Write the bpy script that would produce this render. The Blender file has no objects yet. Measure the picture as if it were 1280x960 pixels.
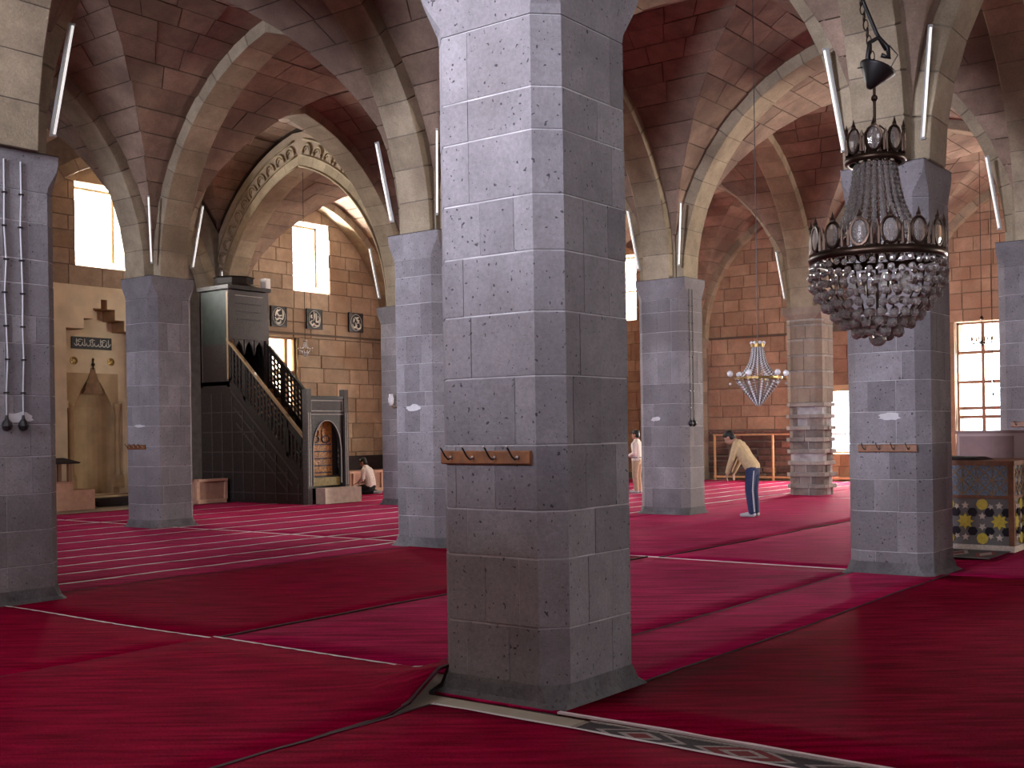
import bpy, math, random
from mathutils import Vector, Matrix
random.seed(7)
D = bpy.data; SC = bpy.context.scene; COL = SC.collection
PI = math.pi

# ------------------------------------------------------------------ camera
EYE = 1.7; FPX = 1442.4; YAW = math.radians(37.34); ROLL = math.radians(0.85)
cam = D.cameras.new('camera'); camo = D.objects.new('camera', cam); COL.objects.link(camo)
cam.sensor_width = 36.0; cam.lens = FPX / 1280 * 36.0; cam.shift_y = 58.3 / 1280
cam.clip_start = 0.05; cam.clip_end = 300
fw = Vector((math.cos(YAW), math.sin(YAW), 0)); rt = Vector((math.sin(YAW), -math.cos(YAW), 0)); up = Vector((0, 0, 1))
cu_ = up * math.cos(ROLL) + rt * math.sin(ROLL); cr_ = rt * math.cos(ROLL) - up * math.sin(ROLL)
camo.matrix_world = Matrix(((cr_.x, cu_.x, -fw.x, 0), (cr_.y, cu_.y, -fw.y, 0), (cr_.z, cu_.z, -fw.z, EYE), (0, 0, 0, 1)))
SC.camera = camo

# ------------------------------------------------------------------ world, sun, daylight at the openings, exposure
wd = D.worlds.new('sky'); SC.world = wd; wd.use_nodes = True
bg = wd.node_tree.nodes['Background']; bg.inputs[0].default_value = (0.80, 0.90, 1.0, 1); bg.inputs[1].default_value = 8.0
sun = D.lights.new('sun', 'SUN'); sun.energy = 24; sun.angle = 0.02; sun.color = (1, 0.93, 0.82)
suno = D.objects.new('sun', sun); COL.objects.link(suno)
suno.rotation_euler = Vector((-8.2, -5.9, -6.8)).to_track_quat('-Z', 'Y').to_euler()
def daylight(loc, direction, sx, sy, watts, color):
    l = D.lights.new('daylight', 'AREA'); l.shape = 'RECTANGLE'; l.size = sx; l.size_y = sy; l.energy = watts; l.color = color
    o = D.objects.new('daylight', l); COL.objects.link(o); o.location = loc
    o.rotation_euler = Vector(direction).to_track_quat('-Z', 'Z' if abs(direction[2]) < .9 else 'Y').to_euler()
    return o
BLUE = (0.80, 0.82, 1.0); WHITE = (1.0, 0.97, 0.93); WARM = (1.0, 0.93, 0.84)
daylight((2.65, 7.96, 10.3), (0, 0, -1), 3.2, 3.2, 60, BLUE)              # unseen lantern opening, added for blue light from above
for y, w in ((1.03, 1100), (7.96, 4000), (14.9, 2300)):                     # unseen high windows added in the rear wall to light the piers, above the gallery
    daylight((-8.6, y, 6.5), (1, 0, 0), 2.4, 2.6, w, BLUE)
daylight((2.65, -10.2, 6.5), (0, 1, 0), 2.4, 2.6, 420, BLUE)  # unseen side window, added to light the near pier's right face
daylight((35.0, 9.3, 2.9), (-1, 0, 0), 1.5, 3.4, 2600, WARM)               # windows of the end wall
daylight((35.0, 13.4, 1.9), (-1, 0, 0), 1.6, 2.1, 2600, WARM)
daylight((35.0, 21.4, 6.6), (-1, 0, 0), 1.6, 2.2, 1700, WARM)
daylight((35.0, 2.0, 2.9), (-1, 0, 0), 2.0, 3.4, 1500, WARM)
daylight((16.69, 26.5, 6.9), (0, -1, 0), 1.5, 2.0, 1500, WHITE)            # windows of the niche wall
daylight((23.71, 26.5, 6.9), (0, -1, 0), 1.5, 2.0, 1500, WHITE)
daylight((22.3, 26.5, 3.4), (0, -1, 0), 1.5, 2.0, 250, WARM)
daylight((27.2, -10.2, 2.6), (0, 1, 0), 3.0, 3.4, 3000, WARM)              # unseen side wall opening, added to light far piers and vaults
vs = SC.view_settings; vs.view_transform = 'Standard'; vs.look = 'None'; vs.gamma = 1.0; vs.use_curve_mapping = False
vs.exposure = 0.2

# ------------------------------------------------------------------ materials
def new_mat(name):
    m = D.materials.new(name); m.use_nodes = True; nt = m.node_tree
    return m, nt, nt.nodes['Principled BSDF']
def N(nt, t, **k):
    n = nt.nodes.new(t)
    for a, b in k.items(): setattr(n, a, b)
    return n
def plain(name, col, rough=0.6, metal=0.0, trans=0.0, sheen=0.0, ior=1.45, noise=0.0, nscale=8.0, bump=0.0):
    m, nt, b = new_mat(name)
    b.inputs['Base Color'].default_value = (*col, 1); b.inputs['Roughness'].default_value = rough
    b.inputs['Metallic'].default_value = metal; b.inputs['Transmission Weight'].default_value = trans; b.inputs['IOR'].default_value = ior
    b.inputs['Sheen Weight'].default_value = sheen
    if noise or bump:
        g = N(nt, 'ShaderNodeNewGeometry'); nz = N(nt, 'ShaderNodeTexNoise'); nz.inputs['Scale'].default_value = nscale; nz.inputs['Detail'].default_value = 4
        nt.links.new(g.outputs['Position'], nz.inputs['Vector'])
        if noise:
            mr = N(nt, 'ShaderNodeMapRange'); mr.inputs['From Min'].default_value = .3; mr.inputs['From Max'].default_value = .7
            mr.inputs['To Min'].default_value = 1 - noise; mr.inputs['To Max'].default_value = 1 + noise
            nt.links.new(nz.outputs['Fac'], mr.inputs['Value'])
            mx = N(nt, 'ShaderNodeMixRGB', blend_type='MULTIPLY'); mx.inputs[0].default_value = 1; mx.inputs[1].default_value = (*col, 1)
            nt.links.new(mr.outputs[0], mx.inputs[2]); nt.links.new(mx.outputs[0], b.inputs['Base Color'])
        if bump:
            bp = N(nt, 'ShaderNodeBump'); bp.inputs['Strength'].default_value = bump; bp.inputs['Distance'].default_value = .02
            nt.links.new(nz.outputs['Fac'], bp.inputs['Height']); nt.links.new(bp.outputs[0], b.inputs['Normal'])
    return m
def stone(name, c1, c2, var=0.22, stain=None, pits=0.0, bump=0.6, rough=0.92, grain=.2):
    """stone: every block (object) has its own shade between c1 and c2, plus grain, stains and pores"""
    m, nt, b = new_mat(name); L = nt.links.new
    oi = N(nt, 'ShaderNodeObjectInfo'); g = N(nt, 'ShaderNodeNewGeometry')
    mx = N(nt, 'ShaderNodeMixRGB'); mx.inputs[1].default_value = (*c1, 1); mx.inputs[2].default_value = (*c2, 1); L(oi.outputs['Random'], mx.inputs[0])
    nz = N(nt, 'ShaderNodeTexNoise'); nz.inputs['Scale'].default_value = 3.0; nz.inputs['Detail'].default_value = 8; nz.inputs['Roughness'].default_value = .7
    L(g.outputs['Position'], nz.inputs['Vector'])
    mr = N(nt, 'ShaderNodeMapRange'); mr.inputs['From Min'].default_value = .3; mr.inputs['From Max'].default_value = .7
    mr.inputs['To Min'].default_value = 1 - var; mr.inputs['To Max'].default_value = 1 + var; L(nz.outputs['Fac'], mr.inputs['Value'])
    m2 = N(nt, 'ShaderNodeMixRGB', blend_type='MULTIPLY'); m2.inputs[0].default_value = 1; L(mx.outputs[0], m2.inputs[1]); L(mr.outputs[0], m2.inputs[2])
    out = m2
    if stain:
        n2 = N(nt, 'ShaderNodeTexNoise'); n2.inputs['Scale'].default_value = .7; n2.inputs['Detail'].default_value = 5; L(g.outputs['Position'], n2.inputs['Vector'])
        r2 = N(nt, 'ShaderNodeMapRange'); r2.inputs['From Min'].default_value = .5; r2.inputs['From Max'].default_value = .68; L(n2.outputs['Fac'], r2.inputs['Value'])
        m3 = N(nt, 'ShaderNodeMixRGB'); m3.inputs[2].default_value = (*stain, 1); L(out.outputs[0], m3.inputs[1]); L(r2.outputs[0], m3.inputs[0]); out = m3
    n3 = N(nt, 'ShaderNodeTexNoise'); n3.inputs['Scale'].default_value = 38; n3.inputs['Detail'].default_value = 3; L(g.outputs['Position'], n3.inputs['Vector'])
    if pits:
        n4 = N(nt, 'ShaderNodeTexNoise'); n4.inputs['Scale'].default_value = 34; n4.inputs['Detail'].default_value = 1; L(g.outputs['Position'], n4.inputs['Vector'])
        r4 = N(nt, 'ShaderNodeMapRange'); r4.inputs['From Min'].default_value = .69; r4.inputs['From Max'].default_value = .73; L(n4.outputs['Fac'], r4.inputs['Value'])
        m4 = N(nt, 'ShaderNodeMixRGB'); m4.inputs[2].default_value = (c1[0] * .25, c1[1] * .25, c1[2] * .25, 1); L(out.outputs[0], m4.inputs[1])
        mm = N(nt, 'ShaderNodeMath', operation='MULTIPLY'); mm.inputs[1].default_value = pits; L(r4.outputs[0], mm.inputs[0]); L(mm.outputs[0], m4.inputs[0]); out = m4
    r5 = N(nt, 'ShaderNodeMapRange'); r5.inputs['From Min'].default_value = .3; r5.inputs['From Max'].default_value = .7; r5.inputs['To Min'].default_value = 1 - grain; r5.inputs['To Max'].default_value = 1 + grain
    n3.inputs['Roughness'].default_value = .8; n3.inputs['Detail'].default_value = 6
    L(n3.outputs['Fac'], r5.inputs['Value']); m5 = N(nt, 'ShaderNodeMixRGB', blend_type='MULTIPLY'); m5.inputs[0].default_value = 1; L(out.outputs[0], m5.inputs[1]); L(r5.outputs[0], m5.inputs[2]); out = m5
    L(out.outputs[0], b.inputs['Base Color']); b.inputs['Roughness'].default_value = rough
    b.inputs['Specular IOR Level'].default_value = .25
    bp = N(nt, 'ShaderNodeBump'); bp.inputs['Strength'].default_value = bump; bp.inputs['Distance'].default_value = .015
    ad = N(nt, 'ShaderNodeMath', operation='ADD'); L(nz.outputs['Fac'], ad.inputs[0]); L(n3.outputs['Fac'], ad.inputs[1])
    L(ad.outputs[0], bp.inputs['Height']); L(bp.outputs[0], b.inputs['Normal'])
    return m
def carpet(name, c1, c2, sx=1.2, sy=14.0, sheen=.0):
    m, nt, b = new_mat(name); L = nt.links.new
    g = N(nt, 'ShaderNodeNewGeometry'); mp = N(nt, 'ShaderNodeMapping'); mp.vector_type = 'TEXTURE'; mp.inputs['Scale'].default_value = (1 / sx, 1 / sy, 1); mp.inputs['Rotation'].default_value = (0, 0, -.92)
    L(g.outputs['Position'], mp.inputs['Vector'])
    nz = N(nt, 'ShaderNodeTexNoise'); nz.inputs['Scale'].default_value = 1.0; nz.inputs['Detail'].default_value = 5; L(mp.outputs[0], nz.inputs['Vector'])
    n2 = N(nt, 'ShaderNodeTexNoise'); n2.inputs['Scale'].default_value = 160; n2.inputs['Detail'].default_value = 2; L(g.outputs['Position'], n2.inputs['Vector'])
    mr = N(nt, 'ShaderNodeMapRange'); mr.inputs['From Min'].default_value = .35; mr.inputs['From Max'].default_value = .65; L(nz.outputs['Fac'], mr.inputs['Value'])
    mx = N(nt, 'ShaderNodeMixRGB'); mx.inputs[1].default_value = (*c1, 1); mx.inputs[2].default_value = (*c2, 1); L(mr.outputs[0], mx.inputs[0])
    n2.inputs['Scale'].default_value = 90; n2.inputs['Detail'].default_value = 5; n2.inputs['Roughness'].default_value = .8
    r2 = N(nt, 'ShaderNodeMapRange'); r2.inputs['From Min'].default_value = .3; r2.inputs['From Max'].default_value = .7; r2.inputs['To Min'].default_value = .55; r2.inputs['To Max'].default_value = 1.45; L(n2.outputs['Fac'], r2.inputs['Value'])
    m2 = N(nt, 'ShaderNodeMixRGB', blend_type='MULTIPLY'); m2.inputs[0].default_value = 1; L(mx.outputs[0], m2.inputs[1]); L(r2.outputs[0], m2.inputs[2])
    L(m2.outputs[0], b.inputs['Base Color']); b.inputs['Roughness'].default_value = .95; b.inputs['Specular IOR Level'].default_value = .02
    b.inputs['Sheen Weight'].default_value = sheen; b.inputs['Sheen Roughness'].default_value = .25; b.inputs['Sheen Tint'].default_value = (1, .22, .42, 1)
    bp = N(nt, 'ShaderNodeBump'); bp.inputs['Strength'].default_value = .5; bp.inputs['Distance'].default_value = .008
    L(n2.outputs['Fac'], bp.inputs['Height']); L(bp.outputs[0], b.inputs['Normal'])
    return m

GREY = stone('pier_stone', (.165, .150, .155), (.255, .235, .240), .2, (.165, .145, .145), pits=.9)
TAN = stone('arch_stone', (.265, .210, .140), (.37, .30, .205), .25, (.20, .15, .10))
ROSE = stone('vault_stone', (.21, .145, .105), (.32, .225, .165), .28, (.16, .105, .08))
WALL = stone('wall_stone', (.28, .20, .135), (.42, .31, .215), .25, (.31, .20, .125))
WALLR = stone('end_wall_stone', (.28, .175, .112), (.41, .268, .175), .25, (.29, .165, .10))
ROUGHR = stone('eroded_stone', (.13, .07, .055), (.26, .15, .11), .4, (.09, .05, .04), bump=1.0)
MORT = plain('mortar', (.16, .13, .10), .95, noise=.2, nscale=6)
MORTG = plain('pier_mortar', (.40, .38, .38), .95, noise=.3, nscale=5)
MORTD = plain('dark_joint', (.10, .07, .05), .95)
PLASTER = plain('wall_plaster', (.68, .55, .36), .85, noise=.12, nscale=2.5)
CREST = plain('crest_brown', (.22, .13, .07), .8, noise=.2, nscale=8)
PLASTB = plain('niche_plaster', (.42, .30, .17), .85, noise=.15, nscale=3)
CEMENT = plain('cement', (.115, .11, .112), .95, noise=.35, nscale=5, bump=.6)
SKIRT = stone('cement_skirt', (.13, .12, .12), (.17, .16, .16), .45, (.09, .085, .085), pits=.5, bump=1.0)
FLOORM = plain('floor_stone', (.36, .30, .22), .8, noise=.15, nscale=3)
RED = carpet('red_carpet', (.135, .0006, .012), (.28, .0012, .029), 1.8, 15)
RED2 = carpet('red_carpet_lit', (.17, .0025, .026), (.42, .0065, .075), 1.2, 10, .08)  # same carpet made lighter and pinker, window light put into its colour
WHITEB = plain('white_binding', (.66, .54, .55), .9)
DARKB = plain('dark_binding', (.035, .003, .008), .9)
WOOD = plain('rack_wood', (.20, .075, .025), .45, noise=.3, nscale=14)
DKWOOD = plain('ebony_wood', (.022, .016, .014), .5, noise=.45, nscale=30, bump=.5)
DKWOOD2 = plain('carved_dark_wood', (.055, .043, .040), .5, noise=.6, nscale=45, bump=.9)
SILV = plain('pale_inlay', (.42, .38, .34), .5, noise=.2, nscale=20)
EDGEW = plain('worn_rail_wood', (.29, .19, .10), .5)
PINK = plain('pink_wood', (.52, .29, .19), .55, noise=.12, nscale=9)
PINKD = plain('pink_wood_panel', (.42, .22, .145), .6, noise=.15, nscale=9)
GOLD = plain('gilt_door', (.40, .17, .025), .45, noise=.6, nscale=22, bump=.4)
GREEN = plain('green_panel', (.016, .026, .020), .55, noise=.4, nscale=6)
BLACK = plain('black_metal', (.012, .010, .010), .4)
IRON = plain('bronze_metal', (.050, .030, .020), .35, .8)
BRASS = plain('brass', (.30, .19, .07), .4, .8)
STEEL = plain('steel', (.5, .48, .45), .3, .9)
GLASSB = plain('crystal', (.50, .46, .43), .06, 0, .75, ior=1.5)
SPARK = plain('cut_crystal', (.88, .88, .9), .15, 0, .2, ior=1.55)
TUBEW = plain('tube_glass', (.85, .85, .83), .25)
TUBEL = plain('lit_tube', (.85, .85, .83), .25); TUBEL.node_tree.nodes['Principled BSDF'].inputs['Emission Color'].default_value = (1, .98, .93, 1); TUBEL.node_tree.nodes['Principled BSDF'].inputs['Emission Strength'].default_value = .55
TUBEF = plain('tube_fitting', (.42, .42, .40), .4)
CABLE = plain('cable_sheath', (.34, .33, .34), .6)
GLASS, _nt, _b = new_mat('window_glass')                        # thin clear pane
_t = N(_nt, 'ShaderNodeBsdfTransparent'); _g = N(_nt, 'ShaderNodeBsdfGlossy'); _g.inputs['Roughness'].default_value = .05; _m = N(_nt, 'ShaderNodeMixShader'); _m.inputs[0].default_value = .05
_nt.links.new(_t.outputs[0], _m.inputs[1]); _nt.links.new(_g.outputs[0], _m.inputs[2]); _nt.links.new(_m.outputs[0], _nt.nodes['Material Output'].inputs[0])
FRAMEW = plain('window_wood', (.26, .13, .065), .5)
FRAMEL = plain('light_window_wood', (.55, .40, .22), .5)
YEL = plain('yellow_tile', (.60, .46, .06), .3, noise=.2, nscale=30)
CRM = plain('cream_tile', (.62, .52, .42), .35, noise=.2, nscale=30)
BLK = plain('black_tile', (.012, .012, .016), .25)
BLUET = plain('blue_tile', (.16, .20, .25), .3, noise=.5, nscale=40)
CABW = plain('cabinet_rose', (.19, .095, .085), .5, noise=.12, nscale=8)
CABL = plain('cabinet_frame', (.34, .22, .20), .5)
BLUEPANT = plain('denim', (.030, .042, .10), .9, noise=.2, nscale=30)
SHIRTB = plain('beige_shirt', (.52, .38, .21), .9, noise=.12, nscale=20)
SHIRTW = plain('white_shirt', (.72, .64, .58), .9, noise=.1, nscale=20)
KHAKI = plain('khaki_cloth', (.42, .33, .22), .9, noise=.1, nscale=20)
DKPANT = plain('black_cloth', (.018, .016, .018), .9)
SKIN = plain('skin', (.42, .23, .15), .6)
HAIR = plain('black_hair', (.010, .008, .007), .6)
SOCK = plain('grey_sock', (.45, .44, .46), .9)
KIL1 = plain('kilim_dark', (.045, .035, .038), .95, noise=.3, nscale=60)
KIL2 = plain('kilim_pale', (.28, .24, .22), .95, noise=.3, nscale=60)
KIL3 = plain('kilim_red', (.16, .015, .02), .95, noise=.3, nscale=60)

# ------------------------------------------------------------------ mesh helpers
class MB:
    def __init__(s): s.v = []; s.f = []
    def add(s, vs, fs):
        n = len(s.v); s.v += [tuple(p) for p in vs]; s.f += [tuple(i + n for i in f) for f in fs]; return s
    def box(s, x0, x1, y0, y1, z0, z1):
        return s.add([(x0, y0, z0), (x1, y0, z0), (x1, y1, z0), (x0, y1, z0), (x0, y0, z1), (x1, y0, z1), (x1, y1, z1), (x0, y1, z1)],
                     [(3, 2, 1, 0), (4, 5, 6, 7), (0, 1, 5, 4), (1, 2, 6, 5), (2, 3, 7, 6), (3, 0, 4, 7)])
    def loft(s, rings, cap=True):
        n = len(rings[0]); fs = []
        for k in range(len(rings) - 1):
            for i in range(n):
                j = (i + 1) % n; fs.append((k * n + i, k * n + j, (k + 1) * n + j, (k + 1) * n + i))
        if cap: fs.append(tuple(reversed(range(n)))); fs.append(tuple((len(rings) - 1) * n + i for i in range(n)))
        return s.add([p for r in rings for p in r], fs)
    def prism(s, poly, z0, z1): return s.loft([[(x, y, z0) for x, y in poly], [(x, y, z1) for x, y in poly]])
    def prismx(s, poly, x0, x1):  # poly in (y,z)
        return s.loft([[(x0, y, z) for y, z in poly], [(x1, y, z) for y, z in poly]])
    def prismy(s, poly, y0, y1):  # poly in (x,z)
        return s.loft([[(x, y1, z) for x, z in poly], [(x, y0, z) for x, z in poly]])
    def tube(s, pts, r, n=8, closed=False):
        pts = [Vector(p) for p in pts]; rings = []; m = len(pts)
        rr = r if isinstance(r, (list, tuple)) else [r] * m
        prev = None
        for k in range(m):
            a = pts[k - 1] if (k > 0 or closed) else pts[k]; b = pts[(k + 1) % m] if (k < m - 1 or closed) else pts[k]
            t = (b - a).normalized()
            if prev is None:
                q = Vector((0, 0, 1)) if abs(t.z) < .9 else Vector((1, 0, 0)); x = t.cross(q).normalized()
            else: x = (prev - t * prev.dot(t)).normalized()
            prev = x; y = t.cross(x)
            rings.append([pts[k] + (x * math.cos(2 * PI * i / n) + y * math.sin(2 * PI * i / n)) * rr[k] for i in range(n)])
        if closed: rings.append(rings[0])
        return s.loft(rings, not closed)
    def lathe(s, prof, n=24, c=(0, 0, 0), arc=1.0):
        rings = [[(c[0] + r * math.cos(2 * PI * i / n), c[1] + r * math.sin(2 * PI * i / n), c[2] + z) for i in range(n)] for r, z in prof]
        return s.loft(rings)
    def ball(s, c, r, n=8, m=5, sz=1.0):
        c = Vector(c); rings = []
        for k in range(1, m):
            a = PI * k / m; rings.append([(c.x + r * math.sin(a) * math.cos(2 * PI * i / n), c.y + r * math.sin(a) * math.sin(2 * PI * i / n), c.z - r * sz * math.cos(a)) for i in range(n)])
        o = len(s.v); s.loft(rings, False)
        b = len(s.v); s.v += [(c.x, c.y, c.z - r * sz), (c.x, c.y, c.z + r * sz)]
        for i in range(n):
            j = (i + 1) % n; s.f.append((o + j, o + i, b)); s.f.append((o + (m - 2) * n + i, o + (m - 2) * n + j, b + 1))
        return s
    def mesh(s, name, mat, smooth=False):
        me = D.meshes.new(name); me.from_pydata(s.v, [], s.f); me.materials.append(mat)
        if smooth:
            me.polygons.foreach_set('use_smooth', [True] * len(me.polygons))
        me.update(); return me
def link(name, me, parent=None, loc=None, rotz=None):
    o = D.objects.new(name, me); COL.objects.link(o)
    if parent is not None: o.parent = parent
    if loc is not None: o.location = loc
    if rotz is not None: o.rotation_euler = (0, 0, rotz)
    return o
ROOTLOC = {}
def empty(name, loc, rotz=0):
    o = D.objects.new(name, None); COL.objects.link(o); o.location = loc; o.rotation_euler = (0, 0, rotz); o.empty_display_size = .2; return o
def put(mb, name, mat, parent=None, smooth=False):
    """mesh built in world coordinates; parts keep their place under an Empty"""
    o = link(name, mb.mesh(name, mat, smooth))
    if parent is not None:
        o.parent = parent
        if parent.parent is None:      # a part under its thing's Empty; a part itself already stands in world coordinates
            o.matrix_parent_inverse = (Matrix.Translation(parent.location) @ parent.rotation_euler.to_matrix().to_4x4()).inverted()
    return o
def loc(mb, name, mat, parent, smooth=False):
    """mesh built in the parent's own coordinates"""
    return link(name, mb.mesh(name, mat, smooth), parent)
def tag(o, label, cat, group=None):
    o['label'] = label; o['category'] = cat
    if group: o['group'] = group
    return o
def struct(o): o['kind'] = 'structure'; return o

# ------------------------------------------------------------------ grid of the hall (X along the rows of the end wall, Y towards the niche wall)
SU, SV = 7.018, 6.930; U0, V0 = 5.673, 4.005; PF = 0.98; CH = 0.135; ZS = 4.617
def cu(i): return U0 + .49 + SU * i
def cv(j): return V0 + .49 + SV * j
QV = 25.5; EU = 34.2; BU = cu(-2); BV = cv(-2)      # niche wall, end wall, rear walls
RISE = 3.80

# ------------------------------------------------------------------ floor and walls
struct(put(MB().box(BU - .5, EU + 1.0, BV - .5, QV + 1.2, -.3, 0), 'floor', FLOORM))
def wall_rects(a0, a1, z0, z1, holes):
    """rectangles of a wall (a along the wall) around rectangular holes"""
    xs = sorted({a0, a1, *[h[0] for h in holes], *[h[1] for h in holes]}); out = []
    for x0, x1 in zip(xs, xs[1:]):
        hz = sorted([(h[2], h[3]) for h in holes if h[0] < (x0 + x1) / 2 < h[1]]); z = z0
        for q0, q1 in hz:
            if q0 > z: out.append((x0, x1, z, q0))
            z = q1
        if z < z1: out.append((x0, x1, z, z1))
    return out
WTOP = 10.0
qh = [(cu(i + .5) - .72, cu(i + .5) + .72, 5.9, 7.95) for i in (-1, 0, 1, 2, 3)]
eh = [(8.65, 10.0, 1.15, 4.62), (12.75, 14.15, .85, 2.95), (20.63, 22.1, 5.45, 7.7), (1.0, 3.0, 1.15, 4.62)]
sh = [(25.7, 28.7, .9, 4.3), (1.45, 3.85, 5.2, 7.8)]  # side wall openings out of view, added to let light in
rh = [(y - 1.2, y + 1.2, 5.2, 7.8) for y in (1.03, 7.96, 14.9)]  # rear wall openings out of view, added for the blue light
qh += [(21.55, 23.12, 2.35, 4.52)]
mih = [(14.9, 18.5, 0, 5.42)]
qw = MB()
for r in wall_rects(BU, EU + .9, 0, WTOP, qh + mih): qw.box(r[0], r[1], QV + .02, QV + .85, r[2], r[3])
qwall = struct(put(qw, 'wall_niche', MORT))
ew = MB()
for r in wall_rects(BV, QV + .85, 0, WTOP, eh): ew.box(EU + .02, EU + .75, r[0], r[1], r[2], r[3])
ewall = struct(put(ew, 'wall_end', MORT))
bw = MB()
for r in wall_rects(BV, QV + .85, 0, WTOP, rh): bw.box(BU - .5, BU, r[0], r[1], r[2], r[3])
struct(put(bw, 'wall_rear', WALL))
sw = MB()
for r in wall_rects(BU, EU + .75, 0, WTOP, sh): sw.box(r[0], r[1], BV - .5, BV, r[2], r[3])
struct(put(sw, 'wall_side', WALL))

def block_mesh(w, h, t, mat, b=.012):
    """a dressed block: w along local x, h along z, front face at y=0 bevelled, t thick behind it"""
    return MB().loft([[(0 + b, 0, b), (w - b, 0, b), (w - b, 0, h - b), (b, 0, h - b)],
                      [(0, b, 0), (w, b, 0), (w, b, h), (0, b, h)],
                      [(0, t, 0), (w, t, 0), (w, t, h), (0, t, h)]]).mesh('block', mat)
def courses(regions, holes, hmin, hmax, wmin, wmax, rnd):
    """rows of blocks inside regions, cut back to the edges of the holes"""
    out = []
    for (a0, a1, z0, z1) in regions:
        z = z0
        while z < z1 - .05:
            h = rnd.uniform(hmin, hmax)
            zz = z + h
            for q in holes:                                   # line courses up with sills and heads
                for e in (q[2], q[3]):
                    if z < e - .08 and abs(zz - e) < .2: zz = e
            zz = min(zz, z1); a = a0 - rnd.uniform(0, .4); spans = []
            while a < a1:
                w = rnd.uniform(wmin, wmax); spans.append((max(a, a0), min(a + w, a1))); a += w
            for s0, s1 in spans:
                parts = [(s0, s1)]
                for q in holes:
                    if zz > q[2] + .02 and z < q[3] - .02:
                        np_ = []
                        for p0, p1 in parts:
                            if p1 <= q[0] or p0 >= q[1]: np_.append((p0, p1)); continue
                            if p0 < q[0]: np_.append((p0, q[0]))
                            if p1 > q[1]: np_.append((q[1], p1))
                        parts = np_
                for p0, p1 in parts:
                    if p1 - p0 > .05: out.append((p0, p1, z, zz))
            z = zz
    return out
rnd = random.Random(3)
for (a0, a1, z0, z1) in courses([(14.3, 18.9, 5.42, 9.3), (20.9, 27.4, .3, 9.3)], qh, .36, .46, .55, 1.15, rnd):
    o = link('block', block_mesh(a1 - a0 - .014, z1 - z0 - .014, .12, WALL), qwall, (a0 + .007, QV - .02 + rnd.uniform(-.008, .008), z0 + .007))
for (a0, a1, z0, z1) in courses([(14.0, 18.3, 1.62, 9.0), (7.6, 11.4, 4.62, 9.0), (12.3, 14.6, 2.95, 4.6), (20.0, 21.6, .2, 8.4), (11.6, 14.3, .02, .85)], eh, .36, .44, .5, 1.0, rnd):
    o = link('block', block_mesh(a1 - a0 - .014, z1 - z0 - .014, .12, WALLR), ewall, (EU - .02 + rnd.uniform(-.008, .008), a1 - .007, z0 + .007), -PI / 2)
for (a0, a1, z0, z1) in courses([(27.4, 33.6, .6, 8.9)], qh, .46, .56, 1.0, 1.6, rnd):
    o = link('block', block_mesh(a1 - a0 - .014, z1 - z0 - .014, .12, WALL), qwall, (a0 + .007, QV - .02 + rnd.uniform(-.008, .008), z0 + .007))
for (a0, a1, z0, z1) in courses([(18.3, 20.0, .3, 8.4), (21.6, 25.0, .3, 8.4)], eh, .5, .6, 1.1, 1.7, rnd):
    o = link('block', block_mesh(a1 - a0 - .014, z1 - z0 - .014, .12, WALLR), ewall, (EU - .02 + rnd.uniform(-.008, .008), a1 - .007, z0 + .007), -PI / 2)
for (a0, a1, z0, z1) in courses([(14.2, 18.0, .02, 1.6)], [], .17, .24, .4, 1.1, rnd):
    o = link('block', block_mesh(a1 - a0 - .03, z1 - z0 - .03, .16, ROUGHR, .03), ewall, (EU - .03 + rnd.uniform(-.06, .05), a1 - .015, z0 + .015), -PI / 2)
for (a0, a1, z0, z1) in [(7.6, 8.65, .02, 4.62), (10.0, 11.4, .02, 4.62)]:
    put(MB().box(EU - .02, EU + .1, a0, a1, z0, z1), 'wall_facing', WALLR, ewall)

# gallery added behind the camera to shade the near floor, and the aisle piers beside it
gal = MB().box(BU, -1.9, BV, 18.5, 3.2, 3.4).box(-2.05, -1.9, BV, 18.5, 3.4, 4.5)
for y in (-2.4, 4.5, 11.4, 17.9): gal.box(-2.1, -1.85, y - .13, y + .13, 0, 3.2)
struct(put(gal, 'unseen_gallery', WOOD))

# ------------------------------------------------------------------ piers, built of coursed blocks
def octa(x0, y0, fu, fv, c, o=0.0):
    """chamfered rectangle, counter-clockwise, outset by o"""
    x0 -= o; y0 -= o; fu += 2 * o; fv += 2 * o
    return [(x0 + c, y0), (x0 + fu - c, y0), (x0 + fu, y0 + c), (x0 + fu, y0 + fv - c), (x0 + fu - c, y0 + fv), (x0 + c, y0 + fv), (x0, y0 + fv - c), (x0, y0 + c)]
def pier_block(x0, y0, fu, fv, pts, z0, z1, mat, out=0.0):
    cx, cy = x0 + fu / 2, y0 + fv / 2
    def sh(p, k, o=0.0):
        dx, dy = p[0] - cx, p[1] - cy; l = math.hypot(dx, dy); return (cx + dx * (l - k + o) / l, cy + dy * (l - k + o) / l)
    b = .005
    rings = []
    for k, z in ((b, z0), (0, z0 + b), (0, z1 - b), (b, z1)):
        rings.append([(*sh(p, k, out), z) for p in pts] + [(*sh(p, .2), z) for p in reversed(pts)])
    return MB().loft(rings)
def perimeter_point(poly, s):
    n = len(poly)
    for i in range(n):
        a, b = poly[i], poly[(i + 1) % n]; l = math.dist(a, b)
        if s < l: return (a[0] + (b[0] - a[0]) * s / l, a[1] + (b[1] - a[1]) * s / l)
        s -= l
    return poly[0]
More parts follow.
